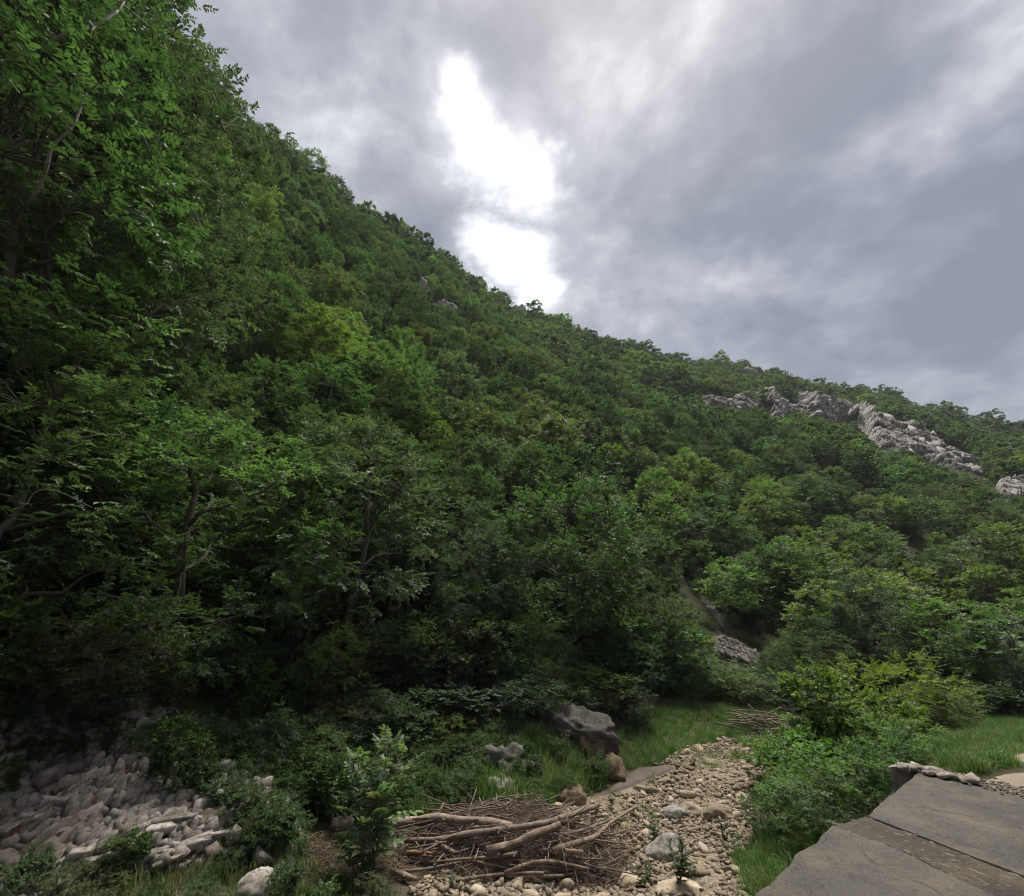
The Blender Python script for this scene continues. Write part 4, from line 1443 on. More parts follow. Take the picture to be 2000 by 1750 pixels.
def forest():
    rng = np.random.default_rng(42)
    st = poisson_sites(rng)
    x, y, r, hh = st.T
    z = height(x, y)
    tn = fbm(xy3(x, y, 1 / 14.0), 2, 77) + rng.normal(0, .55, len(x))
    info = []
    for i in range(len(x)):
        R = r[i]
        H = hh[i]
        cls = 'N' if R < 29 else 'M' if R < 85 else 'F'
        rs_i = np.interp(math.degrees(math.atan2(x[i], y[i])), AZT, R_S)
        if R > 0.92 * rs_i:
            H *= rng.choice([0.6, 0.8, 1.0, 1.45])
        elif R > 100 and rng.random() < 0.10:
            H *= 1.35
        u, v, d = project((x[i], y[i], z[i] + 0.55 * H))
        if d < 1 or u < -320 or u > 2320 or v < -420 or v > 1800:
            continue
        # trees stand clear of the crags, or stay low in front of them
        skip = True
        for _ in range(5):
            if not hides_crag((x[i], y[i], z[i]), H, 0.38 * H):
                skip = False
                break
            H *= 0.72
        u, v, d = project((x[i], y[i], z[i] + 0.55 * H))
        if skip and rng.random() < 0.98:
            continue
        t = tn[i]
        tint = 0 if t < -.6 else 1 if t < .12 else 3 if t < .4 else 4 if t < 0.7 else 2
        if R < 22 and u < 450:
            tint = [1, 1, 4, 3, 1][tint]
        for (su, sv, sr, sti) in ((760, 720, 40, 2), (1340, 925, 45, 2), (500, 400, 50, 2), (1010, 905, 40, 2), (1240, 720, 30, 2), (690, 330, 30, 0), (1500, 1130, 50, 1), (620, 700, 60, 2),
                                  (1150, 800, 60, 0), (800, 760, 40, 1), (1060, 830, 60, 3), (1630, 880, 30, 0)):
            if math.hypot(u - su, v - sv) < sr:
                tint = sti
        var = int(rng.integers(0, 4 if cls == 'N' else 5))
        info.append(dict(i=i, p=(x[i], y[i], z[i]), r=R, H=H, cls=cls, tint=tint, var=var, u=u, v=v, d=d, big=FPX * H / d, spin=rng.random() * 6.28, wid=rng.uniform(.88, 1.2)))
    inside = [q for q in info if -60 < q['u'] < 2060 and q['v'] > -120]
    inside.sort(key=lambda q: -q['big'])
    solo = inside[:300]
    sid = {q['i'] for q in solo}
    rest = [q for q in info if q['i'] not in sid]
    for bx, by_, H, var, tint, wid in ((-10.6, 6.6, 13.2, 0, 1, 1.0), (-11.5, 10.0, 14.0, 0, 4, .95), (-13.6, 9.0, 14.0, 0, 1, .95)):
        bz = h1(bx, by_)
        u, v, d = project((bx, by_, bz + .55 * H))
        solo.append(dict(i=-1, p=(bx, by_, bz), r=math.hypot(bx, by_), H=H, cls='T', tint=tint, var=var, u=u, v=v, d=d, big=FPX * H / d, spin=rng.random() * 6.28, wid=wid))
    solo = solo[-3:] + solo[:-6]
    rest += inside[294:300]
    # labels
    by = {}
    for q in solo:
        best = min(LAND, key=lambda L: math.hypot(L[1] - q['u'], (L[2] - q['v'])))
        du, dv = q['u'] - best[1], q['v'] - best[2]
        dist = math.hypot(du, dv)
        if abs(dv) > 0.8 * abs(du):
            rel = 'above' if dv < 0 else 'below'
        else:
            rel = 'uphill of' if du < 0 else 'downhill of'
        far = 'close ' if dist < 130 else '' if dist < 280 else 'well ' if dist < 500 else 'far '
        size = 'tall' if q['H'] > 7.6 else 'small' if q['H'] < 5.6 else 'medium'
        shp = 'dense leafy' if q['cls'] == 'T' else (SHAPES_N if q['cls'] == 'N' else SHAPES_M)[q['var']]
        q['label'] = f"{size} {shp} {TINTS[q['tint']][1]} tree {far}{rel} {best[0]}"
        by.setdefault(q['label'], []).append(q)
    for lab, qs in by.items():
        if len(qs) == 2:
            qs.sort(key=lambda q: q['v'])
            qs[0]['label'] += ', higher of two'
            qs[1]['label'] += ', lower of two'
        elif len(qs) > 2:
            qs.sort(key=lambda q: q['v'])
            for k, q in enumerate(qs):
                q['label'] += f', {number_word(k)} from the top'
    base = {'N': (NEAR, 8.0), 'M': (MID, 6.0), 'F': (FAR, 5.0), 'T': (TALL, 12.0)}
    for q in solo:
        meshes, h0 = base[q['cls']]
        s = q['H'] / h0
        o = thing('broadleaf_tree', q['label'], 'tree', q['p'], (0, 0, q['spin']), (s * q['wid'], s * q['wid'], s), 'trees on the wooded slope')
        tr, cr = meshes[q['var']]
        add('trunk', tr, parent=o)
        c = add('crown', cr, parent=o, color=TINTS[q['tint']][0])
    # the rest of the wood as one object
    meshes, first = [], {}
    for cls in ('N', 'M', 'F'):
        first[cls] = len(meshes)
        meshes += [m[1] for m in base[cls][0]]
    pts = np.array([q['p'] for q in rest])
    rot = np.array([(0, 0, q['spin']) for q in rest])
    scl = np.array([q['H'] / base[q['cls']][1] for q in rest])
    pick = np.array([first[q['cls']] + q['var'] for q in rest])
    o = scatter_object('woods', pts, rot, scl, pick, meshes, np.array([TINTS[q['tint']][0] for q in rest]))
    o['label'] = 'the far wooded slope up to the skyline'
    print('TREES', len(info), 'solo', len(solo), 'rest', len(rest), 'min solo px', solo[-1]['big'])
    # scrub under and between the trees
    n = 13000
    az = np.radians(rng.uniform(-64, 58, n))
    rf = np.interp(np.degrees(az), AZT, R_F)
    rs_ = np.interp(np.degrees(az), AZT, R_S)
    uu = rng.random(n)
    rr = np.sqrt((rf + 0.5) ** 2 + uu ** 1.5 * (rs_ ** 2 - rf ** 2))
    sx, sy = rr * np.sin(az), rr * np.cos(az)
    keep = np.ones(n, bool)
    sz = height(sx, sy)
    size = rng.uniform(0.4, 1.0, n) * np.clip(0.7 + rr / 150, 0.7, 1.25)
    yd = sy * CP + (sz + .8 - CAM_Z) * SP
    pu = 1000 + FPX * sx / yd
    pv = 875 - FPX * (-sy * SP + (sz + .8 - CAM_Z) * CP) / yd
    for k in range(n):
        for _ in range(5):
            if not hides_crag((sx[k], sy[k], sz[k]), size[k] * (1.5 if rr[k] < 45 else 2.1), size[k] * .6):
                break
            size[k] *= 0.66
        else:
            keep[k] = rng.random() < 0.15
    sx, sy, sz, size, rr = sx[keep], sy[keep], sz[keep], size[keep], rr[keep]
    n = len(sx)
    nearm = rr < 45
    pick = np.where(nearm, rng.integers(0, 3, n), rng.integers(3, 8, n))
    scl = np.where(nearm, size * 0.75, size * 0.42)
    tn = np.array([DARK, DARK, DARK, OLIVE])[rng.integers(0, 4, n)]  # mostly dark leaves: shade of the gaps between crowns put into the tint
    o = scatter_object('undergrowth', np.stack([sx, sy, sz - 0.1], 1), np.stack([np.zeros(n), np.zeros(n), rng.random(n) * 6.28], 1), scl, pick, [m[1] for m in SHRUB] + [m[1] for m in FAR], tn)
    o['label'] = 'scrub filling the gaps between the trees'


forest()


# ------------------------------------------------------------------ shrubs one can tell apart
def shrub(label, px, py, top, width, var, tint, group=None, z=None, name='shrub', spin=0.0):
    """a shrub rooted at a photo pixel, its top at pixel row 'top' and about 'width' pixels wide"""
    p = pix2ground(px, py)
    d = project(p)[2]
    hh = (py - top) * d / FPX
    ww = width * d / FPX
    o = thing(name, label, 'shrub', p, (0, 0, spin), (ww / 2.3, ww / 2.3, hh / 2.05), group)
    add('stems', SHRUB[var][0], parent=o)
    add('foliage', SHRUB[var][1], parent=o, color=tint)
    return o


def shrubs():
    g = 'bushes between the gravel and the bridge'
    shrub('round-leaved bright green bush, tallest of those beside the bridge', 1668, 1548, 1328, 200, 0, (0.135, 0.235, 0.045), g)
    shrub('lime green feathery shrub standing behind the bushes', 1752, 1450, 1282, 165, 2, (0.20, 0.27, 0.03), g, spin=1.0)
    shrub('low grey-green bush spilling onto the gravel edge', 1575, 1668, 1500, 155, 1, (0.095, 0.175, 0.055), g, spin=2.0)
    shrub('dark low bush against the broken edge of the bridge', 1648, 1650, 1520, 170, 1, (0.075, 0.145, 0.045), g, spin=0.7)
    shrub('pale-leaved bush at the upper end of the gravel', 1535, 1545, 1445, 110, 0, (0.12, 0.18, 0.05), g, spin=2.7)
    shrub('weedy green bush by the far corner of the bridge', 1745, 1560, 1440, 140, 1, (0.09, 0.16, 0.04), g, spin=3.7)
    shrub('tangled leafy bush between bridge corner and lime shrub', 1770, 1490, 1400, 120, 2, (0.10, 0.165, 0.04), g, spin=4.4)
    shrub('yellow-green shrub at the end of the roadside grass', 1850, 1430, 1340, 120, 2, (0.15, 0.21, 0.035), g, spin=5.0)
    shrub('olive brown bush just behind the lime shrub', 1830, 1440, 1330, 130, 1, (0.10, 0.125, 0.04), g, spin=2.2)
    shrub('dark green thicket bush behind the roadside grass', 1925, 1405, 1345, 130, 1, (0.04, 0.075, 0.022), g, spin=1.3)
    shrub('dark rounded bush where grass meets the thicket', 1990, 1410, 1350, 110, 0, (0.036, 0.07, 0.02), g, spin=0.4)
    shrub('small bush hanging over the gravel near the tallest bush', 1500, 1640, 1560, 80, 1, (0.08, 0.14, 0.045), g, spin=0.4)
    shrub('leafy green bush filling the gap behind the low gravel bush', 1610, 1600, 1450, 170, 0, (0.10, 0.185, 0.04), g, spin=1.6)
    shrub('narrow-leaved bush under the tallest bush by the bridge', 1700, 1600, 1470, 150, 2, (0.10, 0.18, 0.045), g, spin=2.6)
    g = 'bushes below the low end of the long cliff'
    for k, (px, py, top, w, v, lab) in enumerate(((1835, 930, 909, 44, 1, 'dark bush under the middle of the long cliff'), (1862, 942, 922, 46, 2, 'green bush under the low part of the long cliff'), (1890, 952, 934, 44, 0, 'bush right under the low end of the long cliff'),
                                                  (1915, 962, 940, 42, 1, 'bush at the very tip of the long cliff'), (1875, 962, 940, 50, 1, 'wide bush a little below the low end of the cliff'), (1905, 975, 950, 50, 2, 'mid green bush between cliff tip and far outcrop'), (1845, 948, 928, 46, 0, 'bush beneath the low part of the long cliff'))):
        shrub(lab, px, py, top, w, v, (DARK, MIDG, OLIVE, MIDG, DARK, MIDG, DARK)[k], g, spin=k * 1.7)
    g = 'shrubs on the slope below the streaked rock wall'
    for k, (px, py, top, w, v, lab) in enumerate(((1380, 1365, 1290, 110, 2, 'feathery shrub left below the streaked wall'), (1440, 1375, 1312, 110, 1, 'mid green shrub straight below the streaked wall'), (1505, 1385, 1325, 120, 2, 'drooping shrub right below the streaked wall'),
                                                  (1560, 1390, 1325, 110, 1, 'dark shrub between streaked wall and far log'), (1345, 1340, 1270, 90, 0, 'round-leaved shrub beside the streaked wall'), (1620, 1400, 1345, 110, 1, 'dark shrub behind the tallest bridge bush'),
                                                  (1410, 1330, 1296, 80, 1, 'low shrub at the foot of the streaked wall'), (1475, 1345, 1312, 90, 2, 'sprawling shrub hugging the streaked wall foot'), (1535, 1350, 1300, 100, 1, 'dark green shrub past the end of the streaked wall'))):
        shrub(lab, px, py, top, w, v, (MIDG, LIME, MIDG, DARK, GREY, DARK, OLIVE, MIDG, DARK)[k], g, spin=k * 1.3)
    g = 'shrubs growing out of the stony bank'
    shrub('bright leafy sprig above the stony bank', 505, 1420, 1300, 130, 0, (0.11, 0.19, 0.035), g, spin=1.2)
    shrub('broad-leaved shrub trailing down the middle of the stony bank', 325, 1560, 1420, 110, 0, (0.05, 0.095, 0.02), g, spin=0.2)
    shrub('low dark shrub on the upper stony bank', 160, 1470, 1390, 160, 1, (0.04, 0.08, 0.02), g, spin=0.9)
    shrub('mid green shrub at the edge of stones and bank grass', 600, 1545, 1455, 110, 2, (0.05, 0.095, 0.02), g, spin=1.9)
    shrub('leafy tuft with bright leaves low on the stones', 255, 1702, 1635, 80, 0, (0.07, 0.13, 0.02), g, spin=1.9)
    shrub('yellow-green tuft at the foot of the stones', 165, 1745, 1690, 120, 2, (0.075, 0.115, 0.025), g, spin=2.9)
    shrub('small mossy green shrub on a ledge of the stony bank', 95, 1490, 1440, 90, 2, (0.055, 0.09, 0.02), g, spin=2.9)
    shrub('trailing shrub above the ledges of the stony bank', 440, 1500, 1430, 130, 1, (0.05, 0.09, 0.022), g, spin=0.5)
    shrub('leafy shrub beside the brown needles under the log', 640, 1600, 1500, 110, 0, (0.05, 0.10, 0.02), g, spin=0.1)
    g = 'shrubs on the leafy bank above the driftwood'
    for k, (px, py, top, w, v, lab) in enumerate(((760, 1450, 1360, 170, 1, 'dense shrub on the bank above the sapling'), (900, 1420, 1345, 170, 0, 'shrub with rounded leaves high on the leafy bank'),
                                                  (1015, 1405, 1330, 150, 1, 'dark shrub overhanging the broken pale rock'), (1080, 1400, 1330, 120, 2, 'feathery shrub above the big grey boulder'),
                                                  (1240, 1420, 1350, 100, 1, 'dark shrub just beyond the big grey boulder'), (680, 1450, 1370, 150, 2, 'shrub with narrow leaves at the head of the grass'),
                                                  (1170, 1390, 1310, 120, 0, 'bright shrub hanging over the boulder'))):
        shrub(lab, px, py, top, w, v, (MIDG, GREY, DARK, MIDG, DARK, OLIVE, LIME)[k], g, spin=k * 1.1)


shrubs()


# ------------------------------------------------------------------ grass and herbs
def grass_tuft(seed, n, h, spread, wid, lean=0.5):
    rng = np.random.default_rng(seed)
    a = rng.random(n) * 6.28
    rr = spread * np.sqrt(rng.random(n))
    b = np.stack([rr * np.cos(a), rr * np.sin(a), np.zeros(n)], 1)
    out = rng.random(n) * 6.28
    L = h * (0.5 + 0.7 * rng.random(n))
    dirx = np.stack([np.cos(out), np.sin(out), np.zeros(n)], 1)
    side = np.stack([-np.sin(out), np.cos(out), np.zeros(n)], 1)
    ln = lean * (0.3 + rng.random(n))
    mid = b + dirx * (L * ln * 0.3)[:, None] + [0, 0, 1] * (L * 0.6)[:, None]
    tip = b + dirx * (L * ln)[:, None] + [0, 0, 1] * (L * (1 - 0.35 * ln))[:, None]
    w = wid * (0.7 + 0.6 * rng.random(n))[:, None]
    V = np.stack([b - side * w, b + side * w, mid + side * w * .7, mid - side * w * .7, tip], 1)
    i = np.arange(n)[:, None] * 5
    F4 = i + np.array([[0, 1, 2, 3]])
    F3 = i + np.array([[3, 2, 4]])
    v = (1 + rng.normal(0, .18, n)).clip(.5, 1.6)
    y = rng.random(n)
    tone = np.stack([v * (0.9 + .6 * y ** 3), v * (1 + .1 * y), v * (1 - .1 * y)], 1)
    return mesh_from('tuft', V.reshape(-1, 3), [F4, F3], M_GRASS, np.repeat(tone, 5, 0))


TUFT = [grass_tuft(1, 34, 0.26, 0.11, 0.004), grass_tuft(2, 30, 0.20, 0.12, 0.0045, 0.8), grass_tuft(3, 26, 0.34, 0.10, 0.0045, 0.4), grass_tuft(4, 40, 0.16, 0.14, 0.004, 0.9)]


def grass(name, poly, dens, lo, hi, tints, label, seed, edge=0.0, patch=-2.0):
    rng = np.random.default_rng(seed)
    P = np.array([p[:2] for p in poly])
    area = 0.5 * abs(np.dot(P[:, 0], np.roll(P[:, 1], 1)) - np.dot(P[:, 1], np.roll(P[:, 0], 1)))
    n = int(min(area * dens, 26000))
    pts = scatter_xy(poly, n, rng)
    f = fbm(xy3(pts[:, 0], pts[:, 1], 0.9), 3, seed)
    pts = pts[f > patch]
    n = len(pts)
    z = height(pts[:, 0], pts[:, 1])
    o = scatter_object(name, np.stack([pts[:, 0], pts[:, 1], z - 0.01], 1), np.stack([rng.normal(0, .12, n), rng.normal(0, .12, n), rng.random(n) * 6.28], 1),
                       rng.uniform(lo, hi, n), rng.integers(0, len(TUFT), n), TUFT, np.array(tints)[rng.integers(0, len(tints), n)])
    o['label'] = label


GT = [(0.080, 0.165, 0.035), (0.100, 0.180, 0.040), (0.070, 0.140, 0.036), (0.085, 0.160, 0.036), (0.095, 0.175, 0.04), (0.16, 0.175, 0.065)]
GD = [(0.070, 0.125, 0.030), (0.090, 0.135, 0.036), (0.15, 0.145, 0.065)]
grass('grass', G_LEFT, 70, 0.5, 1.1, GD, 'green grass along the foot of the stony bank', 1, patch=-0.5)
grass('grass', G_BANK, 95, 0.8, 1.6, GT, 'long grass on the bank below the big boulder', 2)
grass('grass', G_MEADOW, 75, 0.5, 1.05, GT, 'fresh meadow grass beyond the gravel', 3)
grass('grass', G_STRIP, 90, 0.5, 1.2, GT, 'grass growing along the broken bridge edge', 4)
grass('grass', G_FAR, 110, 0.4, 1.0, GT, 'roadside grass past the end of the bridge', 5)
grass('grass', G_UNDER, 65, 0.7, 1.6, GT + GD, 'thin grass among the bank shrubs', 6, patch=-0.8)
grass('grass', SCREE, 26, 0.4, 1.1, GD, 'grass tufts between stones of the bank', 7, patch=0.22)
grass('grass', BED, 5, 0.4, 0.9, GT, 'sparse weeds in the gravel', 8, patch=0.28)
G_TOP = ground_poly([(1315, 1500), (1345, 1478), (1400, 1462), (1462, 1466), (1470, 1482), (1420, 1500), (1370, 1512)])
grass('grass', G_TOP, 30, 0.4, 0.9, GT, 'weeds on the upper gravel', 9, patch=-0.2)


def foot_shrubs():
    rng = np.random.default_rng(303)
    cols = [(MIDG, 'mid green'), (DARK, 'dark green'), (OLIVE, 'olive'), (LIME, 'bright green'), (GREY, 'grey-green')]
    names = ['round-leaved', 'narrow-leaved', 'feathery']
    seen = {}
    for az in np.arange(-58, 46, 2.1):
        for row in range(-1 if -24 < az < 6 else 0, 2):
            a = az + rng.normal(0, .8)
            r = np.interp(a, AZT, R_F) - 0.6 + row * 1.9 + rng.normal(0, .45)
            x, y = r * math.sin(rad(a)), r * math.cos(rad(a))
            H = rng.uniform(1.2, 2.6) * (0.42 if row < 0 else 0.75 if row == 0 and a < 8 else 1.0)
            v, t = int(rng.integers(0, 3)), int(rng.integers(0, 5))
            u, w, d = project((x, y, h1(x, y) + H * .5))
            while H > .5 and hides_crag((x, y, h1(x, y)), H, .4 * H):
                H *= .75
            near = min(LAND, key=lambda L: math.hypot(L[1] - u, L[2] - w))
            rel = 'above' if near[2] - w > abs(near[1] - u) else 'uphill of' if u < near[1] else 'downhill of'
            lab = f"{'tall' if H > 1.9 else 'low'} {cols[t][1]} {names[v]} wood-edge shrub {rel} {near[0]}"
            k = seen.get(lab, 0)
            seen[lab] = k + 1
            if k:
                lab = lab.replace(' wood-edge shrub', f' {number_word(k)} wood-edge shrub')
            o = thing('shrub', lab, 'shrub', (x, y, h1(x, y) - .05), (0, 0, rng.random() * 6.28), (H / 2.05 * rng.uniform(.8, 1.1), H / 2.05 * rng.uniform(.8, 1.1), H / 2.05), 'shrubs along the foot of the wood')
            add('stems', SHRUB[v][0], parent=o)
            add('foliage', SHRUB[v][1], parent=o, color=cols[t][0])


foot_shrubs()


def ground_herbs():
    """leafy ground cover of the bank above the driftwood"""
    rng = np.random.default_rng(77)
    n = 420
    a = scatter_xy(G_UNDER, n, rng)
    b = scatter_xy(SCREE, 420, rng)
    b = b[fbm(xy3(b[:, 0], b[:, 1], 0.8), 2, 4) > 0.0]
    c = scatter_xy(G_BANK, 16, rng)
    e = scatter_xy(G_LEFT, 26, rng)
    pts = np.concatenate([a, b, c, e])
    n = len(pts)
    z = height(pts[:, 0], pts[:, 1])
    o = scatter_object('ground_cover', np.stack([pts[:, 0], pts[:, 1], z - 0.03], 1), np.stack([np.zeros(n), np.zeros(n), rng.random(n) * 6.28], 1), rng.uniform(0.08, 0.24, n), rng.integers(0, 3, n), [m[1] for m in SHRUB], np.array([MIDG, OLIVE, (0.055, 0.11, 0.02)])[rng.integers(0, 3, n)])
    o['label'] = 'leafy ground cover on the bank'


ground_herbs()


def pinnate_leaf(seed, L=0.30, n=9, w=0.42):
    """an ash leaf: stalk with leaflets in pairs"""
    rng = np.random.default_rng(seed)
    P = Parts()
    pts = np.array([[0, 0, 0], [L * .5, 0, L * .04], [L, 0, -L * .08]])
    v, f = tube(pts, [0.003, 0.002, 0.001], 4, False)
    P.put(v, *f, tone=(0.8, 0.9, 0.8))
    t = np.concatenate([np.repeat(np.linspace(.3, .9, (n - 1) // 2), 2), [1.0]])
    sg = np.concatenate([np.tile([1.0, -1.0], (n - 1) // 2), [0.0]])
    pos = np.stack([L * t, np.zeros(n), L * (.16 * t * (1 - t) - .08 * t * t)], 1)
    ax = np.stack([np.where(sg == 0, 1, .45), sg * .9, np.full(n, -.18)], 1) + rng.normal(0, .08, (n, 3))
    nn = np.array([[0, 0, 1.0]]) + rng.normal(0, .2, (n, 3))
    V, F, T = leaves(pos, ax, nn, L * .34 * (.8 + .4 * rng.random(n)), np.ones((n, 3)) * (1 + rng.normal(0, .1, (n, 1))), w, True)
    P.put(V, F, tone=T)
    return P.mesh('leaf', M_LEAF)


ASHLEAF = [pinnate_leaf(k, w=0.4 + .05 * k) for k in range(4)]


def sapling(label, px, py, top, nst, nleaf, tint, seed, spread=0.25, s0=1.0):
    rng = np.random.default_rng(seed)
    p = pix2ground(px, py)
    d = project(p)[2]
    H = (py - top) * d / FPX
    o = thing('ash_sapling', label, 'sapling', p)
    stems = []
    for k in range(nst):
        a = k * 2.1 + rng.random()
        hh = H * (1.0 if k == 0 else 0.7 + .3 * rng.random())
        e = np.array([math.cos(a) * spread * hh * (.25 if k == 0 else 1), math.sin(a) * spread * hh, hh * .93])
        st = bend((0, 0, -.05), e, 7, .12, rng)
        v, f = tube(st, np.linspace(.016, .004, 7), 5)
        P = Parts()
        P.put(v, *f)
        add('stem', P.mesh('stem', M_BARK, True), parent=o)
        stems.append(st)
    for i in range(nleaf):
        st = stems[int(rng.integers(0, nst))]
        t = 0.22 + 0.78 * (rng.random() ** 0.75)
        q = t * 6 * .999
        b = st[int(q)] * (1 - q % 1) + st[int(q) + 1] * (q % 1)
        a = i * 2.4 + rng.normal(0, .3)
        s = s0 * (1.15 - .5 * t) * rng.uniform(.8, 1.25)
        add('leaf', ASHLEAF[i % 4], parent=o, loc=b, rot=(rng.normal(0, .2), -(0.25 + .6 * t) + rng.normal(0, .25), a), scale=s, color=tuple(c * (1 + rng.normal(0, .12)) for c in tint))
    return o


sapling('young ash sapling with feathery leaves in front of the driftwood', 722, 1712, 1470, 5, 135, (0.135, 0.20, 0.10), 3, 0.24, 1.25)
sapling('short leafy ash shoot at the foot of the young sapling', 700, 1725, 1630, 3, 46, (0.12, 0.185, 0.085), 5, 0.5, 0.9)


def weeds():
    rng = np.random.default_rng(31)
    spots = [(1327, 1748, 1655, 'tall thin weed standing before the square grey block'), (1282, 1650, 1610, 'dark spiky weed tuft left of the weedy stone'), (1330, 1615, 1590, 'small leafy weed against the greyish stone'),
             (1415, 1650, 1610, 'weed clump in gravel near the low bush'), (1437, 1655, 1625, 'low weed beside the gravel weed clump'), (1255, 1745, 1700, 'weed between near stones of the bed'), (1350, 1720, 1680, 'thin weed behind the flat pale stone'),
             (1195, 1585, 1555, 'dark green weed at the tip of the long log'), (1355, 1500, 1478, 'dark weed clump at the upper gravel'), (1440, 1485, 1462, 'grassy weed clump near the far stones'), (1265, 1730, 1690, 'short weed near the tan cobble'), (880, 1745, 1710, 'broad green herb in front of the driftwood'), (1150, 1520, 1490, 'pale herb under the boulder')]
    for k, (px, py, top, lab) in enumerate(spots):
        p = pix2ground(px, py)
        d = project(p)[2]
        H = (py - top) * d / FPX
        P, L = Parts(), Parts()
        for s in range(4):
            a = rng.random() * 6.28
            e = np.array([math.cos(a) * H * .22, math.sin(a) * H * .22, H * rng.uniform(.7, 1)])
            st = bend((0, 0, -.02), e, 5, .15, rng)
            v, f = tube(st, np.linspace(.005, .002, 5), 4)
            P.put(v, *f)
            n = 18
            t = rng.uniform(.05, 1, n)
            q = t * 3.99
            i0 = q.astype(int)
            b = st[i0] * (1 - q % 1)[:, None] + st[i0 + 1] * (q % 1)[:, None]
            an = rng.random(n) * 6.28
            V, F, T = leaves(b, np.stack([np.cos(an), np.sin(an), .4 + rng.normal(0, .3, n)], 1), np.array([[0, 0, 1.0]]) + rng.normal(0, .3, (n, 3)), H * .2 * (.6 + .7 * rng.random(n)), np.ones((n, 3)), .4, True)
            L.put(V, F, tone=T)
        o = thing('weed_plant', lab, 'weed', p, group='weeds in the gravel bed')
        add('stems', P.mesh('stems', M_BARK, True), parent=o)
        add('foliage', L.mesh('foliage', M_LEAF), parent=o, color=(0.045, 0.08, 0.026))


weeds()


# ------------------------------------------------------------------ driftwood
PILE_C = at_z(1015, 1665, -1.72)
PILE_R = (1.65, 1.0)


def mound(x, y):
    q = ((x - PILE_C[0]) / PILE_R[0]) ** 2 + ((y - PILE_C[1]) / PILE_R[1]) ** 2
    return 0.56 * np.clip(1 - q, 0, 1) ** 0.8


def log_tube(pts3, r0, r1, seed, sides=8, tone=(1, 1, 1), knots=2):
    rng = np.random.default_rng(seed)
    P3 = np.array(pts3, float)
    s = np.concatenate([[0], np.cumsum(np.linalg.norm(np.diff(P3, axis=0), axis=1))])
    n = max(8, int(s[-1] / 0.12))
    q = np.linspace(0, s[-1], n)
    C = np.stack([np.interp(q, s, P3[:, k]) for k in range(3)], 1)
    for _ in range(3):
        C[1:-1] = 0.25 * C[:-2] + 0.5 * C[1:-1] + 0.25 * C[2:]
    C += 0.35 * r0 * fbm(C * 2.3 + seed, 2, seed)[:, None] * np.array([.5, .5, 1])
    rr = np.linspace(r0, r1, n) * (1 + 0.16 * fbm(C * 3.1 + seed * 3, 3, seed))
    P = Parts()
    v, f = tube(C, rr, sides)
    v = v + 0.10 * r0 * fbm(v * 16, 2, seed)[:, None]
    P.put(v, *f, tone=tone)
    for k in range(knots):
        i = int(rng.integers(2, n - 2))
        e = C[i] + unit(rng.normal(0, 1, 3) + [0, 0, .6]) * r0 * rng.uniform(2.0, 3.5)
        v, f = tube(bend(C[i], e, 3, .1, rng), [rr[i] * .45, rr[i] * .35, rr[i] * .18], 5)
        P.put(v, *f, tone=tone)
    return P


def on_pile(px, py, h=0.0):
    """point at a photo pixel on the surface of the heap, h above it"""
    d = ray(px, py)
    t = np.linspace(4, 14, 1500)
    x, y = d[0] * t, d[1] * t
    z = height(x, y) + mound(x, y) + h
    i = np.nonzero(CAM_Z + d[2] * t < z)[0]
    i = i[0] if len(i) else -1
    return np.array([x[i], y[i], z[i]])


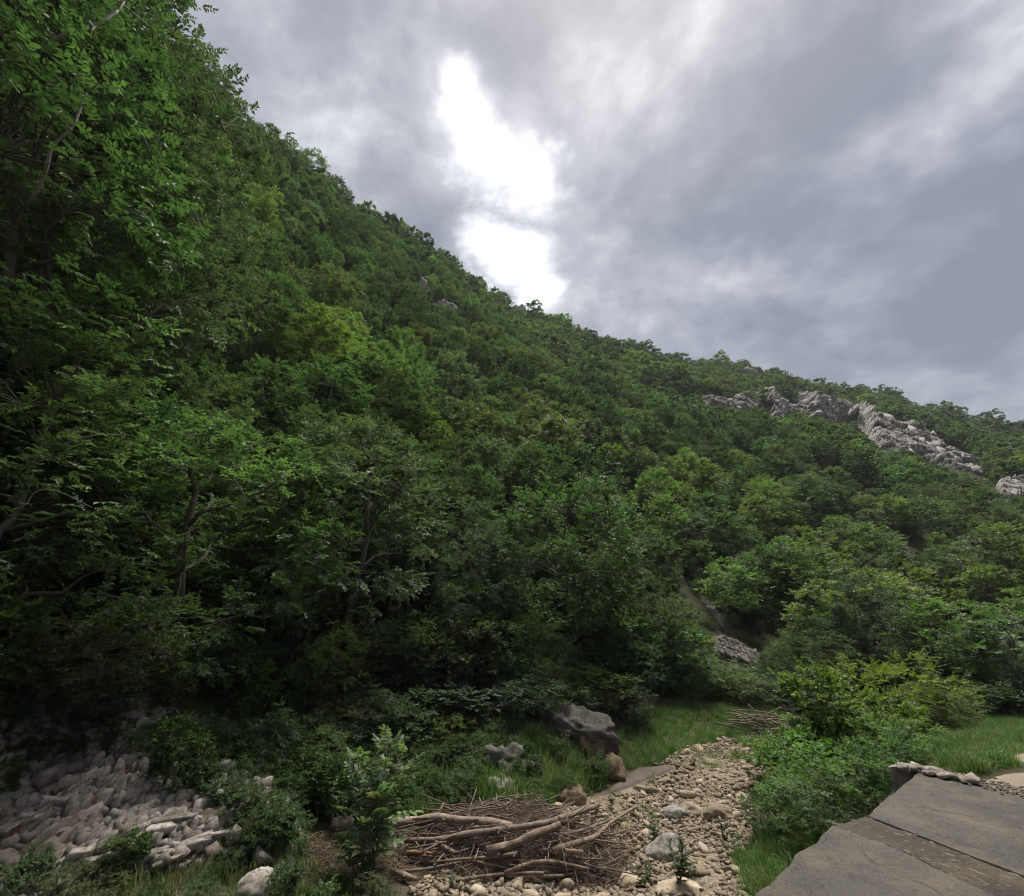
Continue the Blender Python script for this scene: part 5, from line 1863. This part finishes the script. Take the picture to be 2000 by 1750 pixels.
def driftwood():
    g = 'logs and branches of the driftwood heap'
    defs = [([(648, 1608), (720, 1606), (800, 1607), (880, 1600), (950, 1606), (1000, 1613)], .085, .065, .10, 'thick pale barkless log lying along the back of the heap', (1.45, 1.4, 1.35), 'log', 3),
            ([(790, 1642), (860, 1640), (920, 1628), (1000, 1620), (1060, 1610), (1115, 1592), (1168, 1572)], .045, .058, .12, 'long curved branch crossing the heap to its right tip', (1.0, .95, .9), 'branch', 2),
            ([(950, 1664), (1000, 1650), (1045, 1632), (1092, 1614)], .075, .06, .14, 'short stout log slanting over the middle of the heap', (1.0, .92, .85), 'log', 2),
            ([(1080, 1662), (1130, 1650), (1165, 1636), (1190, 1608), (1215, 1592), (1243, 1575)], .05, .03, .12, 'forked branch reaching up at the gravel end of the heap', (1.08, 1.0, .92), 'branch', 3),
            ([(985, 1706), (1015, 1692), (1050, 1680), (1095, 1682), (1145, 1697)], .034, .026, .10, 'arched bare branch on the near side of the heap', (1.15, 1.05, .95), 'branch', 1),
            ([(890, 1722), (950, 1711), (1010, 1706), (1062, 1706)], .030, .022, .08, 'straight light stick along the front of the heap', (1.1, 1.0, .9), 'branch', 1),
            ([(990, 1713), (1040, 1713), (1100, 1712)], .028, .022, .06, 'split pole end lying low at the front of the heap', (1.15, 1.05, .95), 'branch', 0),
            ([(846, 1642), (866, 1653), (890, 1667)], .046, .034, .10, 'short broken log end pointing out of the heap', (.95, .88, .8), 'log', 1),
            ([(795, 1666), (840, 1666), (890, 1674)], .038, .03, .06, 'rotten orange plank-like branch on the near left of the heap', (1.15, .8, .45), 'branch', 0),
            ([(764, 1701), (790, 1708), (812, 1716)], .045, .035, .05, 'pale stub of wood by the foot of the sapling', (1.35, 1.25, 1.05), 'log', 0),
            ([(1105, 1662), (1138, 1666)], .036, .034, .16, 'sawn-looking stub sticking out toward the gravel', (1.2, 1.05, .9), 'log', 0),
            ([(670, 1630), (700, 1632), (760, 1638)], .04, .03, .03, 'smaller log parallel to and below the thick pale log', (1.1, 1.0, .9), 'log', 1),
            ([(1060, 1660), (1110, 1676), (1150, 1692), (1185, 1698), (1212, 1684)], .018, .009, .10, 'thin curved branch hooking over the gravel', (.9, .85, .8), 'branch', 1),
            ([(1180, 1632), (1210, 1626), (1236, 1617)], .022, .012, .10, 'pale side branch near the forked branch', (1.1, 1.0, .9), 'branch', 0),
            ([(1180, 1640), (1210, 1648), (1260, 1650), (1300, 1634)], .012, .006, .03, 'wiry twig trailing out over the stones', (.8, .75, .7), 'branch', 1),
            ([(780, 1702), (830, 1700), (880, 1690), (925, 1682)], .026, .018, .08, 'grey stick at the lower left of the heap', (.9, .88, .85), 'branch', 1),
            ([(620, 1702), (645, 1709), (668, 1717)], .020, .014, .02, 'small stick on the brown needles left of the sapling', (1.0, .9, .8), 'branch', 0),
            ([(1005, 1742), (1050, 1752), (1090, 1775)], .022, .016, .03, 'low stick at the bottom of the heap', (.8, .75, .7), 'branch', 0),
            ([(1010, 1668), (960, 1676), (900, 1680), (850, 1684)], .03, .02, .16, 'weathered bough across the heap front', (.95, .85, .75), 'branch', 2),
            ([(1040, 1640), (1100, 1630), (1160, 1615), (1195, 1600)], .024, .015, .12, 'slim branch beneath the forked one', (.85, .8, .75), 'branch', 2)]
    for k, (pix, r0, r1, h, lab, tone, cat, knots) in enumerate(defs):
        pts = [on_pile(px, py, h + r0 * .6) for px, py in pix]
        P = log_tube(pts, r0 * .8, r1 * .8, 200 + k, tone=tone, knots=knots + 1)
        tag(add('driftwood_' + cat, P.mesh('driftwood', M_DRIFT, True)), lab, cat, g)
    # sticks one could pick out, all alike
    rng = np.random.default_rng(61)
    for k in range(190):
        a = rng.random() * 6.28
        q = math.sqrt(rng.random())
        x = PILE_C[0] + math.cos(a) * q * PILE_R[0] * 1.02
        y = PILE_C[1] + math.sin(a) * q * PILE_R[1]
        L = rng.uniform(.45, 1.25)
        yaw = rad(20) + rng.normal(0, .75)
        d = np.array([math.cos(yaw), math.sin(yaw), rng.normal(.05, .2)]) * L / 2
        z = h1(x, y) + float(mound(np.array(x), np.array(y))) + rng.uniform(-.02, .12)
        c = np.array([x, y, z])
        A, B = c - d, c + d
        for e in (A, B):
            e[2] = max(e[2], h1(e[0], e[1]) + float(mound(np.array(e[0]), np.array(e[1]))) * .7 + .01)
        mid = (A + B) / 2 + rng.normal(0, .07, 3) * L
        mid[2] = max(mid[2], z - .03)
        r0 = rng.uniform(.006, .017)
        v_ = rng.uniform(.65, 1.15)
        P = log_tube([A, mid, B], r0, r0 * .5, 400 + k, sides=5, tone=(v_, v_ * .95, v_ * .9), knots=1)
        tag(add('driftwood_stick', P.mesh('stick', M_DRIFT, True)), 'thin grey-brown stick tangled in the driftwood heap', 'stick', 'sticks tangled in the driftwood heap')
    # fine brush, uncountable
    P = Parts()
    for k in range(1700):
        a = rng.random() * 6.28
        q = math.sqrt(rng.random()) * 1.12
        x = PILE_C[0] + math.cos(a) * q * PILE_R[0]
        y = PILE_C[1] + math.sin(a) * q * PILE_R[1]
        L = rng.uniform(.12, .55)
        yaw = rad(20) + rng.normal(0, .8)
        d = np.array([math.cos(yaw), math.sin(yaw), rng.normal(0.05, .28)]) * L / 2
        z = float(height(x, y)[0]) + float(mound(np.array(x), np.array(y))) * rng.uniform(.75, 1.08) + .03
        c = np.array([x, y, z])
        v, f = tube(np.array([c - d, c + rng.normal(0, .05, 3) * L, c + d]), np.array([1, .8, .4]) * rng.uniform(.003, .008), 3, False)
        t = rng.uniform(.4, 1.0)
        P.put(v, *f, tone=(t, t * .9, t * .8))
    add('brush_litter', P.mesh('brush_litter', M_DRIFT, True), kind='stuff')['label'] = 'fine twigs packed between the driftwood'
    # compacted mound of debris below
    gx, gy = np.meshgrid(np.linspace(-1.1, 1.1, 50), np.linspace(-1.1, 1.1, 50))
    x = PILE_C[0] + gx.ravel() * PILE_R[0]
    y = PILE_C[1] + gy.ravel() * PILE_R[1]
    m = mound(x, y)
    z = height(x, y) + m * .85 - .05 + .05 * (m > 0) * fbm(xy3(x, y, 5), 3, 2)
    i = (np.arange(49)[:, None] * 50 + np.arange(49)[None]).ravel()
    add('debris_mound', mesh_from('debris_mound', np.stack([x, y, z], 1), np.stack([i, i + 1, i + 51, i + 50], 1), M_DEBRIS, None, True), kind='structure')
    # root ball
    c = on_pile(888, 1580, .08)
    P = Parts()
    for k in range(60):
        e = c + unit(rng.normal(0, 1, 3) + [0.3, 0, .4]) * rng.uniform(.12, .32)
        v, f = tube(bend(c + rng.normal(0, .05, 3), e, 5, .6, rng), np.linspace(.02, .005, 5), 4, False)
        P.put(v, *f, tone=(.62, .42, .34))
    tag(add('root_ball', P.mesh('root_ball', M_DRIFT, True)), 'reddish tangle of roots behind the thick pale log', 'root ball')
    # brown needles on the near bank by the sapling
    P = Parts()
    poly = ground_poly([(590, 1640), (660, 1625), (780, 1660), (800, 1720), (700, 1745), (610, 1720)])
    q = scatter_xy(poly, 900, rng)
    z = height(q[:, 0], q[:, 1])
    for k in range(len(q)):
        c = np.array([q[k, 0], q[k, 1], z[k] + rng.uniform(.01, .05)])
        yaw = rng.random() * 6.28
        L = rng.uniform(.06, .3)
        d = np.array([math.cos(yaw), math.sin(yaw), rng.normal(0, .12)]) * L / 2
        v, f = tube(np.array([c - d, c + rng.normal(0, .06, 3) * L, c + d]), np.array([1, .8, .5]) * rng.uniform(.003, .007), 3, False)
        t = rng.uniform(.5, 1.1)
        P.put(v, *f, tone=(t, t * .85, t * .7))
    add('twig_litter', P.mesh('twig_litter', M_DRIFT, True), kind='stuff')['label'] = 'brown twig litter left of the driftwood'


M_DEBRIS = simple_noise_material('debris_soil', [(0.3, (0.05, 0.036, 0.026)), (0.7, (0.13, 0.095, 0.07))], 5.0, 0.95, 0.8, 0.04)
driftwood()


def far_brush():
    rng = np.random.default_rng(91)
    g = 'logs of the far brushwood heap'
    c = pix2ground(1490, 1428)
    for k in range(46):
        L = rng.uniform(.5, 1.5)
        yaw = rad(-25) + rng.normal(0, .5)
        p = c + np.array([rng.normal(0, .5), rng.normal(0, .3), 0])
        p[2] = h1(p[0], p[1]) + rng.uniform(.02, .38)
        d = np.array([math.cos(yaw), math.sin(yaw), rng.normal(0, .14)]) * L / 2
        t = rng.uniform(.7, 1.3)
        P = log_tube([p - d, p + rng.normal(0, .05, 3), p + d], rng.uniform(.014, .03), .01, 700 + k, sides=5, tone=(t, t * .95, t * .9), knots=0)
        tag(add('driftwood_stick', P.mesh('stick', M_DRIFT, True)), 'grey stick heaped in the far brushwood pile', 'stick', 'sticks of the far brushwood heap')
    for k, (a, b, r, lab) in enumerate((((1488, 1398), (1520, 1450), .02, 'long pale pole leaning on the far brushwood heap'), ((1452, 1412), (1440, 1400), .03, 'short log end at the far brushwood heap'),
                                        ((1500, 1404), (1560, 1411), .035, 'thin reddish log lying behind the far grass'), ((1545, 1408), (1592, 1422), .035, 'pale log end lying toward the bushes'),
                                        ((1420, 1402), (1470, 1410), .03, 'pale branch at the meadow edge of the far heap'))):
        pa, pb = pix2ground(*a), pix2ground(*b)
        if k == 0:
            pa = pb + np.array([-.45, .5, .75])
        P = log_tube([pa + [0, 0, .12], (pa + pb) / 2 + [0, 0, .14], pb + [0, 0, .1]], r, r * .7, 800 + k, sides=6, tone=(1.1, .95, .85), knots=1)
        tag(add('driftwood_branch', P.mesh('driftwood', M_DRIFT, True)), lab, 'branch', g)


far_brush()


# ------------------------------------------------------------------ concrete bridge
def rough_prism(name, poly, z0, z1, mat, seed, jit=0.02, step=0.07, bev=0.005, parent=None, top_noise=0.004):
    rng = np.random.default_rng(seed)
    pts = []
    n = len(poly)
    for i in range(n):
        a, b = np.array(poly[i][:2]), np.array(poly[(i + 1) % n][:2])
        m = max(1, int(np.linalg.norm(b - a) / step))
        for k in range(m):
            pts.append(a + (b - a) * k / m)
    pts = np.array(pts)
    c = pts.mean(0)
    nx = fbm(np.stack([pts[:, 0] * 4, pts[:, 1] * 4, np.full(len(pts), seed)], 1), 4, seed)
    ny = fbm(np.stack([pts[:, 0] * 4, pts[:, 1] * 4, np.full(len(pts), seed + 9.5)], 1), 4, seed + 1)
    pts = pts + np.stack([nx, ny], 1) * jit
    bm = bmesh.new()
    top = [bm.verts.new((p[0], p[1], z1)) for p in pts]
    f = bm.faces.new(top)
    r = bmesh.ops.extrude_face_region(bm, geom=[f])
    low = [v for v in r['geom'] if isinstance(v, bmesh.types.BMVert)]
    for v in low:
        v.co.z = z0
    bmesh.ops.recalc_face_normals(bm, faces=bm.faces)
    edges = [e for e in bm.edges if all(abs(v.co.z - z1) < 1e-5 for v in e.verts)]
    if bev:
        bmesh.ops.bevel(bm, geom=edges, offset=bev, segments=2, affect='EDGES', clamp_overlap=True)
    bmesh.ops.triangulate(bm, faces=[q for q in bm.faces if len(q.verts) > 4])
    me = bpy.data.meshes.new(name)
    bm.to_mesh(me)
    bm.free()
    me.materials.append(mat)
    return add(name, me, parent=parent)


def bridge():
    A = at_z(1475, 1752, 0)[:2]
    B = at_z(1627, 1612, 0)[:2]
    J0 = at_z(1690, 1592, 0)[:2]
    J1 = at_z(2000, 1713, 0)[:2]
    K = at_z(1736, 1650, 0)[:2]
    K1 = at_z(1947, 1750, 0)[:2]
    C = at_z(1797, 1504, 0)[:2]
    D = at_z(2000, 1553, 0)[:2]
    ext = lambda p, q, L: q + unit(q - p) * L
    back = A + unit(A - B) * 5.0
    side = unit(J1 - J0)
    o = thing('concrete_bridge', 'old parapetless concrete slab bridge with cracked broken edges', 'bridge', (float(J0[0]), float(J0[1]), 0))
    inv = lambda P: [np.array(p) - J0 for p in P]
    K1e, J1e, De = ext(K, K1, 3.5), ext(J0, J1, 3.5), ext(C, D, 3.5)
    rough_prism('slab', inv([back, A, B, K, K1, K1e, K1e + (back - A) * .9]), -.34, 0, M_CONC, 1, 0.025, parent=o)
    w = rough_prism('worn_strip', inv([B + side * .006, J0 + (B - J0) * .03, J1, J1e, K1e + (J1e - K1e) * .004, K1 + (J1 - K1) * .004, K + (J0 - K) * .004]), -.34, -.004, M_AGG, 2, 0.014, bev=.004, parent=o)
    w['label'] = 'weathered joint strip of exposed stony aggregate'
    rough_prism('slab', inv([J0 + unit(C - J0) * .004 + side * .02, C, D, De, J1e + unit(C - J0) * .004, J1 + unit(C - J0) * .004]), -.34, .001, M_CONC, 3, 0.018, parent=o)
    # abutment wall under the far end with a rough stone top
    e = at_z(1754, 1496, 0.03)[:2]
    far = unit(C - J0)
    ab = rough_prism('abutment', inv([e - far * .12, e + far * .14, C + side * .1 + far * .16, C + side * .5 + far * .10, C + side * .5 + far * .008, C + far * .008]), -2.2, .03, M_SCREE, 4, 0.07, 0.04, 0.0, parent=o)
    ab['label'] = 'rough rubble-topped end wall of the bridge'
    inn = side * .5
    rough_prism('pier', inv([B + inn * .3 - far * .3, B + inn * .3 + far * .3, B + inn * 8 + far * .3, B + inn * 8 - far * .3]), -2.4, -.345, M_CONC, 5, 0.02, 0.2, 0.02, parent=o)
    # chipped pieces of stone showing in the worn strip
    rng = np.random.default_rng(12)
    for k in range(46):                       # rubble bedded along the top of the end wall
        q = e + (C + side * .5 - e) * rng.random() + far * rng.normal(.05, .05)
        sz = rng.uniform(.02, .065)
        add('stone', ANG_ME[k % len(ANG_ME)], parent=o, loc=(q[0] - J0[0], q[1] - J0[1], .03), rot=(rng.normal(0, .3), rng.normal(0, .3), rng.random() * 6.28), scale=(sz, sz, sz * .7))
    for k in range(150):
        t, s = rng.random(), rng.random()
        p = (B * (1 - s) + J0 * s) * (1 - t) + (K1 * (1 - s) + J1 * s) * t
        sz = rng.uniform(.012, .04)
        add('stone', AGG_ME[k % len(AGG_ME)], parent=o, loc=(p[0] - J0[0], p[1] - J0[1], -.009), rot=(0, 0, math.atan2(side[1], side[0]) + rng.normal(0, .5)), scale=(sz * 1.5, sz, sz * .45))


def grit():
    rng = np.random.default_rng(66)
    C, D = at_z(1797, 1504, 0)[:2], at_z(2000, 1553, 0)[:2]
    B, A = at_z(1627, 1612, 0)[:2], at_z(1475, 1752, 0)[:2]
    sd, fw = unit(D - C), unit(C - B)
    P = Parts()
    q = []
    for _ in range(1500):                      # rubble and dirt spilling over the far edge
        q.append(np.append(C + sd * rng.random() * 3.6 + fw * (rng.normal(.06, .09)), rng.uniform(.005, .03)))
    for _ in range(700):                       # loose grit on the slabs, thickest near the edges
        t = rng.random() ** 2
        q.append(np.append(B + (A - B) * rng.uniform(-.9, 1.1) + sd * (.04 + 2.2 * t), rng.uniform(.002, .008)))
    for x, y, s in q:
        V, F = PEB[int(rng.integers(0, len(PEB)))]
        W = V * s * np.array([1, 1, .7])
        c, sn = math.cos(x * 99), math.sin(x * 99)
        W = np.stack([W[:, 0] * c - W[:, 1] * sn + x, W[:, 0] * sn + W[:, 1] * c + y, W[:, 2] + .008 + s * .3], 1)
        P.put(W, F)
    add('grit', P.mesh('grit', M_AGGSTONE), kind='stuff')['label'] = 'loose grit and rubble on the bridge'


AGG_ME = [mesh_from('aggregate_stone', V, F, M_AGGSTONE, None, True) for V, F in PEB]
bridge()
grit()


# ------------------------------------------------------------------ bare limbs in the overhanging trees
def bare_limbs():
    rng = np.random.default_rng(17)

    def P3(px, py, d):
        return np.array([0, 0, CAM_Z]) + ray(px, py) * d
    defs = [([(-30, 140, 8.2), (60, 100, 8.2), (120, 72, 8.3), (190, 48, 8.6), (230, 20, 9.0)], .05, .026, 'thick pale bare limb slanting through the leaves', 4),
            ([(60, 390, 7.4), (88, 340, 7.3), (100, 280, 7.4), (140, 255, 7.5), (170, 180, 7.8)], .03, .014, 'crooked bare bough among the leaves of the steep bank', 3),
            ([(30, 998, 6.9), (62, 985, 6.9), (55, 960, 7.0), (95, 950, 7.0), (130, 965, 7.2), (180, 992, 7.4)], .014, .006, 'dead forked branch hanging in the dark hollow', 5),
            ([(90, 885, 7.2), (130, 865, 7.2), (180, 845, 7.4), (240, 850, 7.6)], .016, .006, 'slender dead twig across the dark hollow', 4)]
    for k, (pts, r0, r1, lab, nb) in enumerate(defs):
        p = [P3(*q) for q in pts]
        P = log_tube(p, r0, r1, 900 + k, sides=6, knots=0)
        for j in range(nb):
            i = int(rng.integers(1, len(p)))
            e = p[i] + rng.normal(0, 1, 3) * r0 * 10
            v, f = tube(bend(p[i], e, 5, .5, rng), np.linspace(r1, r1 * .3, 5), 4, False)
            P.put(v, *f)
        tag(add('bare_limb', P.mesh('bare_limb', M_PALEBARK, True)), lab, 'branch')


bare_limbs()
